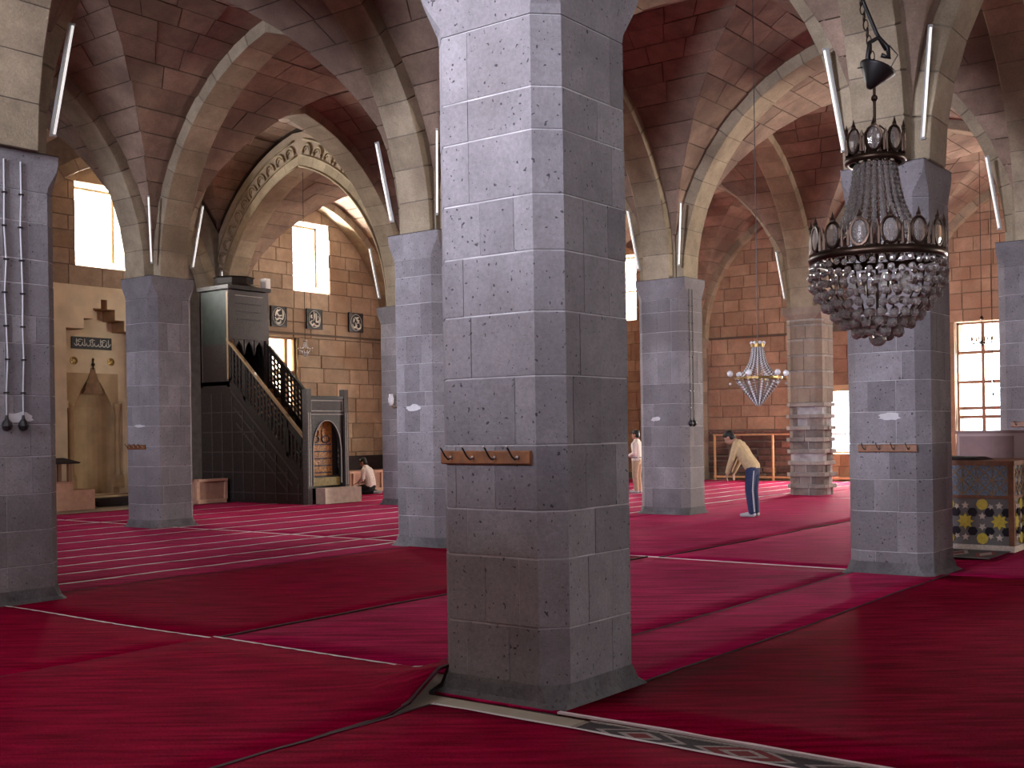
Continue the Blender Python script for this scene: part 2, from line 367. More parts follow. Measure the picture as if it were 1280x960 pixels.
def course_blocks(poly, rnd, gap=.005):
    n = len(poly); ls = [math.dist(poly[i], poly[(i + 1) % n]) for i in range(n)]; cum = [0]
    for l in ls: cum.append(cum[-1] + l)
    tot = cum[-1]; cuts = []
    for e in (0, 2, 4, 6):                                    # joints on the four faces
        f = rnd.choice((.22, .3, .42, .55, .68, .78)); cuts.append(cum[e] + f * ls[e])
        if rnd.random() < .4: cuts.append(cum[e] + ((f + .45) % 1.0 * .8 + .1) * ls[e])
    cuts = sorted(cuts); cuts = [c for k, c in enumerate(cuts) if k == 0 or c - cuts[k - 1] > .15]
    for k, c in enumerate(cuts):
        d = cuts[(k + 1) % len(cuts)]
        if d <= c: d += tot
        a, b = c + gap / 2, d - gap / 2
        pts = [perimeter_point(poly, a % tot)]
        for q in sorted([x + t for x in cum[:-1] for t in (0, tot)]):
            if a < q < b: pts.append(perimeter_point(poly, q % tot))
        pts.append(perimeter_point(poly, b % tot))
        yield pts
def make_pier(u, v, fu, fv, label, zs=None, group=None, seed=0, skirt=.04, zlist=None, cap_out=.006, mat=GREY, top=ZS, split=True):
    rnd = random.Random(100 + seed)
    root = empty('stone_pier', (u + fu / 2, v + fv / 2, 0)); tag(root, label, 'pillar', group)
    poly = octa(u, v, fu, fv, CH); zc = top - .40
    if zlist is None:
        zlist = [.0]
        while zlist[-1] < zc - .25: zlist.append(zlist[-1] + rnd.uniform(.34, .43))
    zlist = [z for z in zlist if z < zc - .15] + [zc]
    put(MB().prism(octa(u, v, fu, fv, CH, -.0035), 0, zc), 'mortar_core', MORTG, root)
    for z0, z1 in zip(zlist, zlist[1:]):
        for pts in course_blocks(poly, rnd):
            put(pier_block(u, v, fu, fv, pts, z0 + .003, z1 - .003, mat, rnd.uniform(-.001, .003)), 'block', mat, root)
    o1 = octa(u, v, fu, fv, CH); o2 = octa(u, v, fu, fv, CH * .98, .004); o3 = octa(u, v, fu, fv, .03, cap_out * .6); o4 = octa(u, v, fu, fv, .012, cap_out)
    put(MB().loft([[(*p, zc + .004) for p in o1], [(*p, zc + .06) for p in o2], [(*p, zc + .24) for p in o3], [(*p, zc + .33) for p in o4], [(*p, top) for p in o4]]), 'capital', mat, root)
    put(MB().prism(octa(u, v, fu, fv, .012, cap_out + .003), top, top + .010), 'ledge', DKWOOD, root)
    if skirt:
        k1 = octa(u, v, fu, fv, CH, .004); k2 = octa(u, v, fu, fv, CH * .7, skirt * .35); k3 = octa(u, v, fu, fv, CH * .35, skirt)
        put(MB().loft([[(*p, .0) for p in k3], [(*p, .015) for p in k3], [(*p, .06) for p in k2], [(*p, .16) for p in k1]]), 'cement_skirt', SKIRT, root)
    put(MB().box(u + fu / 2 - .29, u + fu / 2 + .29, v + fv / 2 - .29, v + fv / 2 + .29, top, top + 4.2), 'springer', TAN, root)
    return root
zA = [0, .5, .92, 1.21, 1.61, 2.03, 2.42, 2.79, 3.13, 3.52, 3.78]
pA = make_pier(5.625, 3.975, .972, .975, 'grey stone pier with a coat rack and a patterned kilim at its foot', seed=1, zlist=zA, skirt=.05, cap_out=.035)
pB = make_pier(5.766, 11.033, .963, .981, 'grey stone pier carrying two white cables with black bulbs hanging', seed=2, zlist=[0, .4, .76, 1.13, 1.51, 1.84, 2.13, 2.66, 2.94, 3.27, 3.52, 3.9])
pC = make_pier(12.712, 17.889, .944, .929, 'stone pier with a small coat rack between minbar and prayer niche', seed=3, zlist=[0, .45, .79, 1.14, 1.51, 1.88, 2.25, 2.63, 3.25, 3.77])
pD = make_pier(12.596, 10.908, .981, .973, 'stone pier with a pale plaster patch and no coat rack, facing the minbar', seed=4, zlist=[0, .47, .88, 1.26, 1.7, 2.08, 2.29, 2.7, 3.11, 3.58, 3.98])
pE = make_pier(19.612, 17.906, .981, .996, 'stone pier bearing a small glass wall lamp, near the kneeling man', seed=5)
pF = make_pier(19.739, 10.828, .833, 1.091, 'stone pier with dark cables, between the bowing and the standing man', seed=6, zlist=[0, .53, .93, 1.35, 1.74, 2.18, 2.57, 3.19, 3.58, 3.97])
pG = make_pier(12.835, 4.051, .975, .942, 'stone pier with coat rack beside the tiled platform', seed=7, zlist=[0, .28, .73, 1.09, 1.49, 1.85, 2.2, 2.52, 2.95, 3.35, 3.76], skirt=.06)
pI = make_pier(19.629, 4.069, .981, 1.004, 'stone pier with coat rack behind the rose cabinet', seed=8)
make_pier(cu(3) - .49, cv(2) - .49, .98, .98, 'plain stone pier behind the standing man', seed=9)
make_pier(cu(3) - .49, cv(0) - .49, .98, .98, 'plain stone pier beyond the rose cabinet', seed=10)
make_pier(cu(0) - .49, cv(2) - .49, .98, .98, 'plain stone pier behind the one with two hanging cables', seed=11)

make_pier(cu(1) - .49, cv(-1) - .49, .98, .98, 'plain stone pier in the side aisle before the tile-platform pier', seed=12)
make_pier(cu(2) - .49, cv(-1) - .49, .98, .98, 'plain stone pier in the side aisle before the cabinet pier', seed=13)
make_pier(cu(3) - .49, cv(-1) - .49, .98, .98, 'plain stone pier in the side aisle close to the end wall', seed=14)

# the repaired pier with proud collars
def ragged_pier(u, v, fu, fv):
    rnd = random.Random(77); root = empty('stone_pier', (u + fu / 2, v + fv / 2, 0))
    tag(root, 'eroded stone pier ringed with protruding collars near the railing', 'pillar')
    zc = ZS - .3
    put(MB().prism(octa(u, v, fu, fv, CH, -.04), 0, zc), 'mortar_core', MORTG, root)
    z = 0; k = 0
    while z < 2.15:
        for pts in course_blocks(octa(u, v, fu, fv, CH, -.03), rnd, .03):
            put(pier_block(u, v, fu, fv, pts, z + .004, z + .185, TAN2, rnd.uniform(-.02, .015)), 'block', COLLAR2, root)
        for pts in course_blocks(octa(u, v, fu, fv, CH, .03), rnd, .012):
            put(pier_block(u, v, fu, fv, pts, z + .187, z + .28, GREY, rnd.uniform(-.015, .02)), 'collar', COLLAR, root)
        z += .285
    while z < zc - .1:
        h = min(rnd.uniform(.36, .42), zc - z)
        for pts in course_blocks(octa(u, v, fu, fv, CH, 0), rnd, .008):
            put(pier_block(u, v, fu, fv, pts, z + .004, z + h - .05, TAN, rnd.uniform(-.003, .004)), 'block', TAN2, root)
        for pts in course_blocks(octa(u, v, fu, fv, CH, .006), rnd, .01):
            put(pier_block(u, v, fu, fv, pts, z + h - .05, z + h - .004, CRM, 0), 'band', COLLAR, root)
        z += h
    put(MB().loft([[(*p, zc) for p in octa(u, v, fu, fv, CH)], [(*p, zc + .12) for p in octa(u, v, fu, fv, .03, .05)], [(*p, ZS) for p in octa(u, v, fu, fv, .012, .06)]]), 'capital', TAN2, root)
    put(MB().box(u + fu / 2 - .29, u + fu / 2 + .29, v + fv / 2 - .29, v + fv / 2 + .29, ZS, ZS + 4.2), 'springer', TAN, root)
COLLAR = stone('collar_stone', (.24, .215, .195), (.38, .345, .30), .3, bump=.6); COLLAR2 = stone('eroded_pier_stone', (.17, .14, .125), (.30, .25, .22), .4, bump=1.0)
TAN2 = stone('pier_tan_stone', (.22, .17, .13), (.32, .25, .19), .2)
ragged_pier(26.718, 10.982, .943, .902)

# pilasters on the two walls
def pilaster(x0, x1, y0, y1, label, seed):
    rnd = random.Random(seed); root = empty('wall_pilaster', ((x0 + x1) / 2, (y0 + y1) / 2, 0)); tag(root, label, 'pilaster', 'stone pilasters against the walls')
    put(MB().box(x0 + .01, x1, y0 + .01, y1, 0, ZS - .3), 'mortar_core', MORT, root)
    z = 0
    while z < ZS - .35:
        h = min(rnd.uniform(.36, .46), ZS - .3 - z)
        m = rnd.uniform(.35, .65)
        if x1 - x0 > y1 - y0:
            xm = x0 + (x1 - x0) * m
            for a, b in ((x0, xm), (xm, x1)): put(MB().box(a + .005, b - .005, y0, y1 - .1, z + .005, z + h - .005), 'block', TAN2, root)
        else:
            ym = y0 + (y1 - y0) * m
            for a, b in ((y0, ym), (ym, y1)): put(MB().box(x0, x1 - .1, a + .005, b - .005, z + .005, z + h - .005), 'block', TAN2, root)
        z += h
    put(MB().loft([[(a, b, z) for a, b in ((x0 - o, y0 - o), (x1 + o, y0 - o), (x1 + o, y1 + o), (x0 - o, y1 + o))] for o, z in ((0, ZS - .3), (.07, ZS - .12), (.07, ZS))]), 'capital', TAN2, root)
    cx, cy = (x0 + x1) / 2, (y0 + y1) / 2
for i, t in ((1, 'stone pilaster on the niche wall left of the prayer niche'), (2, 'stone pilaster on the niche wall behind the minbar'), (3, 'stone pilaster on the niche wall near the end wall')):
    pilaster(cu(i) - .45, cu(i) + .45, V0 + 3 * SV, QV, t, 200 + i)
for j, t in ((0, 'stone pilaster on the end wall right of the tall window'), (1, 'stone pilaster on the end wall between the two windows'), (2, 'stone pilaster on the end wall left of the railing')):
    pilaster(U0 + 4 * SU, EU, cv(j) - .45, cv(j) + .45, t, 210 + j)

# ------------------------------------------------------------------ pointed arches, built of voussoirs
def arc_geo(a, h): R = (a * a + h * h) / (2 * a); return R, R - a      # radius, centre offset beyond the middle
RW = .29; RD = .30
def arch_meshes(a, n=11):
    """voussoirs of the right half, in the local x-z plane, springing at z=0; the left half is the same turned by 180 degrees"""
    R, off = arc_geo(a, RISE); out = []
    th1 = math.acos(off / R); g = .006 / R
    for k in range(n):
        t0 = th1 * k / n + g; t1 = th1 * (k + 1) / n - g
        def P(r, t): return (-off + r * math.cos(t), r * math.sin(t))
        q = [P(R, t0), P(R + RD, t0), P(R + RD, t1), P(R, t1)]
        if k == n - 1:
            tt = math.acos(off / (R + RD)); q[2] = P(R + RD, tt); q[3] = P(R, th1)
        b = .012
        cxq = sum(p[0] for p in q) / 4; czq = sum(p[1] for p in q) / 4
        def ins(p, s): l = math.hypot(p[0] - cxq, p[1] - czq); return (p[0] - (p[0] - cxq) * s / l, p[1] - (p[1] - czq) * s / l)
        qi = [ins(p, b) for p in q]
        out.append(MB().loft([[(x, -RW, z) for x, z in qi], [(x, -RW + b, z) for x, z in q], [(x, RW - b, z) for x, z in q], [(x, RW, z) for x, z in qi]]).mesh('voussoir', TAN))
    mb = MB(); m = 18; ring = []
    for s in (1, -1):
        for k in range(m):
            t0, t1 = th1 * k / m, th1 * (k + 1) / m
            pts = [(s * (-off + r * math.cos(t)), r * math.sin(t)) for r, t in ((R + .012, t0), (R + .9, t0), (R + .9, t1), (R + .012, t1))]
            if s < 0: pts = pts[::-1]
            mb.loft([[(x, -RW + .012, z) if abs(0) == 0 else None for x, z in pts], [(x, RW - .012, z) for x, z in pts]])
    w = off * .9 / R; zt = (R + .9) * math.sin(th1); zr = (R + .012) * math.sin(th1)
    mb.prismy([(0, zr), (w, zt), (-w, zt)], -RW + .012, RW - .012)
    return out, mb
AU = SU / 2 - .49; AV = SV / 2 - .49
VU, BU_ = arch_meshes(AU); VV, BV_ = arch_meshes(AV)
BACKU = BU_.mesh('mortar_backing', MORT); BACKV = BV_.mesh('mortar_backing', MORT)
PN = {(0, 0): 'the kilim pier', (0, 1): 'the two-cable pier', (1, 2): 'the minbar-side pier', (1, 1): 'the plaster-patched pier',
      (2, 2): 'the glass-lamp pier', (2, 1): 'the dark-cabled pier', (1, 0): 'the tile-platform pier', (3, 1): 'the collared pier', (2, 0): 'the cabinet pier',
      (3, 2): 'the standing man pier', (3, 0): 'the pier beyond the cabinet', (0, 2): 'the pier behind the cables'}
def arch(i, j, along, pieces=True):
    lo = (cu(i + .5), cv(j), ZS) if along == 'u' else (cu(i), cv(j + .5), ZS)
    rz = 0 if along == 'u' else PI / 2
    a = PN.get((i, j)); b = PN.get((i + 1, j) if along == 'u' else (i, j + 1))
    e2 = (i + 1, j) if along == 'u' else (i, j + 1)
    if not b: b = 'the end wall' if e2[0] == 4 else ('the niche wall' if e2[1] == 3 else 'the side aisle')
    if not a: a = 'the end wall' if i == 4 else ('the niche wall' if j == 3 else 'the side aisle')
    root = empty('stone_arch', lo, rz)
    if j == 3: lab = 'pointed wall arch along the niche wall, bay ' + ('of the prayer niche' if i == 1 else ('of the three round inscriptions' if i == 2 else ('by the end wall' if i == 3 else 'left of the prayer niche')))
    elif i == 4: lab = 'pointed wall arch along the end wall, ' + ('over the tall window' if j == 0 else ('over the railing' if j == 1 else 'by the niche wall corner'))
    else: lab = 'pointed stone arch from %s to %s' % (a, b)
    tag(root, lab, 'arch')
    ms, bk = (VU, BACKU) if along == 'u' else (VV, BACKV)
    link('mortar_backing', bk, root)
    for m in ms:
        for r in (0, PI): link('voussoir', m, root, (0, 0, 0), r)
    return root
ARCH = {}
for j in (0, 1, 2, 3):
    for i in range(0, 4): ARCH['u', i, j] = arch(i, j, 'u')
for i in (0, 1, 2, 3, 4):
    for j in range(0, 3): ARCH['v', i, j] = arch(i, j, 'v')
ARCH['v', 2, -1] = arch(2, -1, 'v'); ARCH['v', 1, -1] = arch(1, -1, 'v'); ARCH['v', 3, -1] = arch(3, -1, 'v')
# plain arches of the rear bays that the photograph does not show
rear = MB()
def raw_arch(mb, i, j, along):
    a = AU if along == 'u' else AV; R, off = arc_geo(a, RISE); th1 = math.acos(off / R); m = 10
    c = (cu(i + .5), cv(j)) if along == 'u' else (cu(i), cv(j + .5))
    for s in (1, -1):
        for k in range(m):
            pts = [(s * (-off + r * math.cos(t)), ZS + r * math.sin(t)) for r, t in ((R, th1 * k / m), (R + .9, th1 * k / m), (R + .9, th1 * (k + 1) / m), (R, th1 * (k + 1) / m))]
            if s < 0: pts = pts[::-1]
            if along == 'u': mb.loft([[(c[0] + x, c[1] - RW, z) for x, z in pts], [(c[0] + x, c[1] + RW, z) for x, z in pts]])
            else: mb.loft([[(c[0] - RW, c[1] + x, z) for x, z in pts[::-1]], [(c[0] + RW, c[1] + x, z) for x, z in pts[::-1]]])
for i in range(-2, 4):
    for j in range(-2, 4):
        if i < 4 and ('u', i, j) not in ARCH: raw_arch(rear, i, j, 'u')
for i in range(-2, 5):
    for j in range(-2, 3):
        if ('v', i, j) not in ARCH: raw_arch(rear, i, j, 'v')
struct(put(rear, 'trim_1', TAN))

# ------------------------------------------------------------------ groin vaults
def web_profile(d, n):
    """points (fraction of the half bay, height) from springing to crown"""
    a = AU; R, off = arc_geo(a, RISE); th1 = math.acos(off / (R + d)); out = []
    t0 = math.acos(min(1.0, (min(a + d, SU / 2 - .22) + off) / (R + d)))       # never outside its own bay
    for k in range(n + 1):
        t = t0 + (th1 - t0) * k / n; out.append((-off + (R + d) * math.cos(t), (R + d) * math.sin(t)))
    return out                                                # x from AU+d down to 0
def web_cells(d, n, extv=0.0):
    """strips of the four cells: (axis, side, half, k, quad in (x,y,z)) as functions"""
    pr = web_profile(d, n); sv = SV / SU
    for axis in (0, 1):
        half_out = (SV if axis == 0 else SU) / 2
        sx = 1.0 if axis == 0 else sv; so = sv if axis == 0 else 1.0
        for side in (1, -1):
            ho = half_out + (extv if (axis == 0 and side == 1) else 0)
            for hf in (1, -1):
                for k in range(n):
                    (x0, z0), (x1, z1) = pr[k], pr[k + 1]
                    yield axis, side, hf, k, (x0 * sx * hf, x0 * so * side, z0), (x1 * sx * hf, x1 * so * side, z1), ho * side
def mk(axis, x, y, z): return (x, y, z) if axis == 0 else (y, x, z)
def vault_backing(d, n=14, off=.0, extv=0.0):
    mb = MB()
    for axis, side, hf, k, (x0, g0, z0), (x1, g1, z1), ho in web_cells(d + off, n, extv):
        q = [mk(axis, x0, g0, z0), mk(axis, x1, g1, z1), mk(axis, x1, ho, z1), mk(axis, x0, ho, z0)]
        if abs(g0) > abs(ho): q[0] = mk(axis, x0, ho, z0)
        mb.add(q, [(0, 1, 2, 3)])
        mb.add([(p[0], p[1], p[2] + .25) for p in q], [(3, 2, 1, 0)])
    return mb
def vault_stones(d, seed, n=13):
    rnd = random.Random(seed); ms = []
    for axis, side, hf, k, (x0, g0, z0), (x1, g1, z1), ho in web_cells(d, n):
        lim = abs(ho) - .27
        if abs(g1) > lim: continue
        L0 = min(abs(g0), lim); L1 = abs(g1); mid = (L0 + L1) / 2
        ln = lim - mid; cnt = max(1, round(ln / rnd.uniform(.6, .85)))
        cuts = [rnd.uniform(-.12, .12) / cnt + q / cnt for q in range(cnt + 1)]; cuts[0] = 0; cuts[-1] = 1
        for q in range(cnt):
            def pt(x, gl, f): return gl + (lim - gl) * f
            g = .009
            f0, f1 = cuts[q], cuts[q + 1]
            dx, dz = x1 - x0, z1 - z0; l = math.hypot(dx, dz); gx, gz = dx / l * g, dz / l * g
            def yy(gl, f, s): return side * (gl + (lim - gl) * f + s * g)
            A = (x0 + gx, yy(L0, f0, 1 if q else .3), z0 + gz); B = (x0 + gx, yy(L0, f1, -1), z0 + gz)
            C_ = (x1 - gx, yy(L1, f1, -1), z1 - gz); E_ = (x1 - gx, yy(L1, f0, 1 if q else .3), z1 - gz)
            if abs(B[1]) - abs(A[1]) < .02 and abs(C_[1]) - abs(E_[1]) < .02: continue
            nx, nz = -dz / l, dx / l                                     # outward normal of the web
            if nz < 0: nx, nz = -nx, -nz
            t = .06; jit = rnd.uniform(-.012, .012)
            low = [(p[0] + nx * jit, p[1], p[2] + nz * jit) for p in (A, B, C_, E_)]
            hi = [(p[0] + nx * t, p[1], p[2] + nz * t) for p in (A, B, C_, E_)]
            vs = [mk(axis, *p) for p in low + hi]
            fs = [(0, 1, 2, 3), (0, 4, 5, 1), (1, 5, 6, 2), (2, 6, 7, 3), (3, 7, 4, 0)]
            ms.append(MB().add(vs, fs).mesh('web_stone', ROSE))
    return ms
DW = .22; DN = 1.0
WS = [vault_stones(DW, s) for s in (11, 12, 13)]; WSN = vault_stones(DN, 14)
BK = vault_backing(DW, off=.02).mesh('ceiling', MORTD); BKX = vault_backing(DW, off=.02, extv=.5).mesh('ceiling', MORTD); BKN = vault_backing(DN, off=.02, extv=.5).mesh('ceiling', MORTD)
BKR = vault_backing(DW).mesh('ceiling', ROSE)
VIS = {(0, 0), (0, 1), (0, 2), (1, 0), (1, 1), (1, 2), (2, 0), (2, 1), (2, 2), (3, 0), (3, 1), (3, 2), (1, -1), (2, -1)}
ADDED_LANTERN = (-1, 0)  # unseen bay opened to the sky as an added light source
for i in range(-2, 4):
    for j in range(-2, 3):
        c = (cu(i + .5), cv(j + .5), ZS)
        if (i, j) == ADDED_LANTERN: continue
        if (i, j) in VIS:
            o = struct(link('ceiling', BKN if (i, j) == (1, 2) else (BKX if j == 2 else BK), None, c))
            for m in (WSN if (i, j) == (1, 2) else WS[(i * 2 + j * 5) % 3]): link('web_stone', m, o)
        else: struct(link('ceiling', BKR, None, c))
# unseen lantern bay, added for its light: flat ceiling with an open octagonal light well
lb = MB(); cx, cy = cu(-.5), cv(.5); r = 1.75; n = 24; zt = ZS + 4.05
ring = [(cx + r * math.cos(2 * PI * (k + .5) / n), cy + r * math.sin(2 * PI * (k + .5) / n)) for k in range(n)]
outer = []
for k in range(n):
    a = 2 * PI * (k + .5) / n; s = 1 / max(abs(math.cos(a)) / (SU / 2), abs(math.sin(a)) / (SV / 2)); outer.append((cx + s * math.cos(a), cy + s * math.sin(a)))
lb.loft([[(*p, zt) for p in outer], [(*p, zt) for p in ring], [(*p, zt + 2.2) for p in ring], [(*p, zt + 2.2) for p in outer]], False)
for k, (sx, sy) in enumerate(((1, 1), (1, -1), (-1, 1), (-1, -1))):
    lb.box(cx + sx * SU / 2 - .05, cx + sx * SU / 2 + .05, cy - .02, cy + .02, zt - .3, zt + .1)
struct(put(lb, 'ceiling', ROSE))
# roof deck keeping the sky out above the vaults
roof = MB()
for r_ in wall_rects(BU - .5, EU + 1.0, BV - .5, QV + 1.2, [(cx - 1.9, cx + 1.9, cy - 1.9, cy + 1.9)]): roof.box(r_[0], r_[1], r_[2], r_[3], WTOP, WTOP + .2)
struct(put(roof, 'roof', MORT))

# carved face of the arch next to the minbar
R_, OFF_ = arc_geo(AV, RISE); arc_root = ARCH['v', 2, 2]
sc = MB(); m = 12
sc.tube([(.105 * math.cos(PI * k / m - PI * .0), 0, .105 * math.sin(PI * k / m)) for k in range(m + 1)], .026, 6)
sc.tube([(.055 * math.cos(PI * k / m), -.01, .055 * math.sin(PI * k / m)) for k in range(m + 1)], .02, 6)
sc.tube([(-.105, 0, 0), (-.105, 0, -.06)], .026, 6); sc.tube([(.105, 0, 0), (.105, 0, -.06)], .026, 6)
SCM = sc.mesh('scallop', TAN, True); n = 14
th1 = math.acos(OFF_ / R_)
band = MB()
for s in (1, -1):
    for k in range(n):
        t = th1 * (k + .5) / n; r = R_ + .44; x = s * (-OFF_ + r * math.cos(t)); z = r * math.sin(t)
        o = link('scallop', SCM, arc_root, (x, RW + .01, z)); o.rotation_euler = (0, s * (PI / 2 - t), 0); o.scale = (1.35, 1.35, 1.5)
    for rr in (R_ + .02, R_ + .30, R_ + .70):
        band.tube([(s * (-OFF_ + rr * math.cos(th1 * k / 20)), RW + .005, rr * math.sin(th1 * k / 20)) for k in range(21)], .03, 6)
spm = BACKV.copy(); spm.materials.clear(); spm.materials.append(TAN2)
spo = link('spandrel', spm, arc_root); spo.scale = (1, (RW - .004) / (RW - .012), 1)
link('moulding', band.mesh('moulding', TAN, True), arc_root)

# ------------------------------------------------------------------ windows
WN = [0]
def window(plane, a0, a1, z0, z1, p, cols, rows, mat, r=.03):
    """frame, bars and panes in a wall opening; plane 'x' is the end wall, 'y' the niche wall"""
    WN[0] += 1; c = ((p, (a0 + a1) / 2, z0) if plane == 'x' else ((a0 + a1) / 2, p, z0))
    root = struct(empty('window_%d' % WN[0], c))
    def bx(mb, q0, q1, y0, y1, t): return mb.box(p - t, p + t, q0, q1, y0, y1) if plane == 'x' else mb.box(q0, q1, p - t, p + t, y0, y1)
    f = MB(); w = .06
    bx(f, a0, a1, z0, z0 + w, .04); bx(f, a0, a1, z1 - w, z1, .04); bx(f, a0, a0 + w, z0, z1, .04); bx(f, a1 - w, a1, z0, z1, .04)
    put(f, 'window_frame', mat, root)
    for k in range(1, len(cols) - 1): put(bx(MB(), cols[k] - r, cols[k] + r, z0, z1, .03), 'mullion', mat, root)
    for k in range(1, len(rows) - 1): put(bx(MB(), a0, a1, rows[k] - r, rows[k] + r, .032), 'glazing_bar', mat, root)
    for q0, q1 in zip(cols, cols[1:]):
        for y0, y1 in zip(rows, rows[1:]): put(bx(MB(), q0 + .01, q1 - .01, y0 + .01, y1 - .01, .004), 'pane', GLASS, root)
    return root
window('x', 8.65, 10.0, 1.15, 4.62, EU + .25, [8.65, 9.28, 10.0], [1.15, 1.9, 2.15, 2.9, 3.75, 4.62], FRAMEW, .045)
window('x', 12.75, 14.15, .85, 2.95, EU + .45, [12.75, 13.45, 14.15], [.85, 1.4, 2.95], FRAMEL, .012)
window('x', 20.63, 22.1, 5.45, 7.7, EU + .5, [20.63, 21.36, 22.1], [5.45, 6.5, 7.7], FRAMEL)
for i in (1, 2):
    a0, a1 = cu(i + .5) - .72, cu(i + .5) + .72
    window('y', a0, a1, 5.9, 7.95, QV + .62, [a0, (a0 + a1) / 2, a1], [5.9, 6.5, 7.95], FRAMEL, .010)
    # pale splayed sill
    struct(put(MB().loft([[(a0, QV - .02, 5.88), (a1, QV - .02, 5.88), (a1, QV + .6, 5.88), (a0, QV + .6, 5.88)], [(a0, QV - .02, 5.90), (a1, QV - .02, 5.90), (a1, QV + .6, 6.15), (a0, QV + .6, 6.15)]]), 'trim_%d' % (i + 1), PLASTER))
struct(put(MB().box(EU - .02, EU + .4, 12.75, 14.15, 2.75, 2.95), 'trim_4', FRAMEL))

# ------------------------------------------------------------------ carpets
def rug(u0, u1, v0, v1, z, mat, label, group=None, white=(), dark=(), lift=None, seed=0, th=.014, ww_=.026):
    """a laid carpet: wavy edges, faint ripples; white / dark bound edges as parts"""
    rnd = random.Random(seed * 13 + 5); nx = max(6, int((u1 - u0) / .45)); ny = max(4, int((v1 - v0) / .35)); nx = min(nx, 40); ny = min(ny, 30)
    ph = [rnd.uniform(0, 6) for _ in range(4)]
    root = empty('carpet', ((u0 + u1) / 2, (v0 + v1) / 2, 0))
    def P(a, b):
        x = u0 + (u1 - u0) * a; y = v0 + (v1 - v0) * b
        x += .015 * math.sin(y * 1.7 + ph[0]) * (abs(a - .5) * 2); y += .015 * math.sin(x * 1.3 + ph[1]) * (abs(b - .5) * 2)
        zz = z + .004 * math.sin(x * 2.1 + y * .8 + ph[2]) ** 2
        if lift: x, y, zz = lift(x, y, zz)
        return x, y, zz
    mb = MB(); vs_ = []; fs = []
    for j in range(ny + 1):
        for i in range(nx + 1): vs_.append(P(i / nx, j / ny))
    t = len(vs_)
    vs_ += [(x, y, zz - th) for x, y, zz in vs_]
    W = nx + 1
    for j in range(ny):
        for i in range(nx):
            a = j * W + i; fs.append((a, a + 1, a + W + 1, a + W)); fs.append((t + a, t + a + W, t + a + W + 1, t + a + 1))
    for i in range(nx):
        fs.append((i, t + i, t + i + 1, i + 1)); a = ny * W + i; fs.append((a, a + 1, t + a + 1, t + a))
    for j in range(ny):
        a = j * W; fs.append((a, a + W, t + a + W, t + a)); a = j * W + nx; fs.append((a, t + a, t + a + W, a + W))
    mb.add(vs_, fs); put(mb, 'pile', mat, root, True)
    for side, bm, w in [(s, WHITEB, ww_) for s in white] + [(s, DARKB, .022) for s in dark]:
        e = MB(); n = 40; pts = []
        for k in range(n + 1):
            f = k / n
            a, b = {'v0': (f, 0), 'v1': (f, 1), 'u0': (0, f), 'u1': (1, f)}[side]; pts.append(P(a, b))
        dx, dy = {'v0': (0, 1), 'v1': (0, -1), 'u0': (1, 0), 'u1': (-1, 0)}[side]; va = []; fa = []
        for k, p in enumerate(pts):
            ww = w * (.45 + .7 * abs(math.sin(k * 1.9 + seed)))
            va += [(p[0] - dx * .006, p[1] - dy * .006, p[2] - .008), (p[0] - dx * .006, p[1] - dy * .006, p[2] + .004), (p[0] + dx * ww, p[1] + dy * ww, p[2] + .004)]
        for k in range(n):
            a = k * 3; fa += [(a, a + 3, a + 4, a + 1), (a + 1, a + 4, a + 5, a + 2)]
        e.add(va, fa); put(e, 'edge_binding', bm, root)
    return tag(root, label, 'carpet', group)
def sst(a, b, x): t = max(0, min(1, (x - a) / (b - a))); return t * t * (3 - 2 * t)
def curl(x, y, z):                                            # corner pushed up against the kilim pier
    k = sst(4.95, 5.75, x) * (1 - sst(4.72, 5.6, y))
    return x, y + .20 * k, z + .15 * k
rug(-3, 5.30, -6, 4.70, .034, RED, 'crimson carpet in front of the kilim strip', dark=('v1',), white=('u1',), seed=1)
rug(-3, 6.06, 4.70, 7.74, .034, RED, 'crimson carpet with a corner curled up against the kilim pier', white=('u1',), dark=('v0',), lift=curl, seed=2)
rug(-3, 6.06, 7.76, 11.5, .022, RED, 'crimson carpet around the foot of the two-cable pier', white=('u1',), dark=('v0',), seed=3)
rug(6.10, 13.1, 7.78, 11.48, .020, RED, 'crimson carpet between two-cable pier and plaster-patched pier', dark=('v0', 'v1'), seed=4)
rug(6.10, 13.1, 4.93, 7.76, .014, RED2, 'crimson carpet directly behind the kilim pier', seed=5)
rug(5.58, 13.1, 3.96, 4.90, .030, RED2, 'narrow crimson runner from the kilim pier to the pier by tiles', dark=('v1',), seed=6)
rug(5.58, 13.1, -6, 3.95, .022, RED, 'dark crimson carpet right of the kilim pier under the big chandelier', white=('u0',), dark=('v1',), seed=7)
rug(13.12, 26.0, 7.62, 11.48, .018, RED2, 'crimson carpet under the bowing man and dark-cabled pier', dark=('v0',), white=('u0',), seed=8)
rug(13.12, 26.0, 4.0, 7.60, .014, RED2, 'crimson carpet between bowing man and tiled platform', white=('u0',), seed=9)
rug(13.12, 33.6, -6, 3.98, .014, RED2, 'crimson carpet on the far side of the tiled platform', white=('u0',), seed=10)
rug(26.02, 33.7, 4.0, 11.48, .014, RED2, 'crimson carpet at the foot of the tall window', white=('u0',), seed=11)
RB = [11.5, 12.16, 13.0, 13.85, 14.7, 15.65, 16.8, 17.73, 18.9, 20.2, 21.5, 23.1]
ORD = ['first', 'second', 'third', 'fourth', 'fifth', 'sixth', 'seventh', 'eighth', 'ninth', 'tenth', 'eleventh']
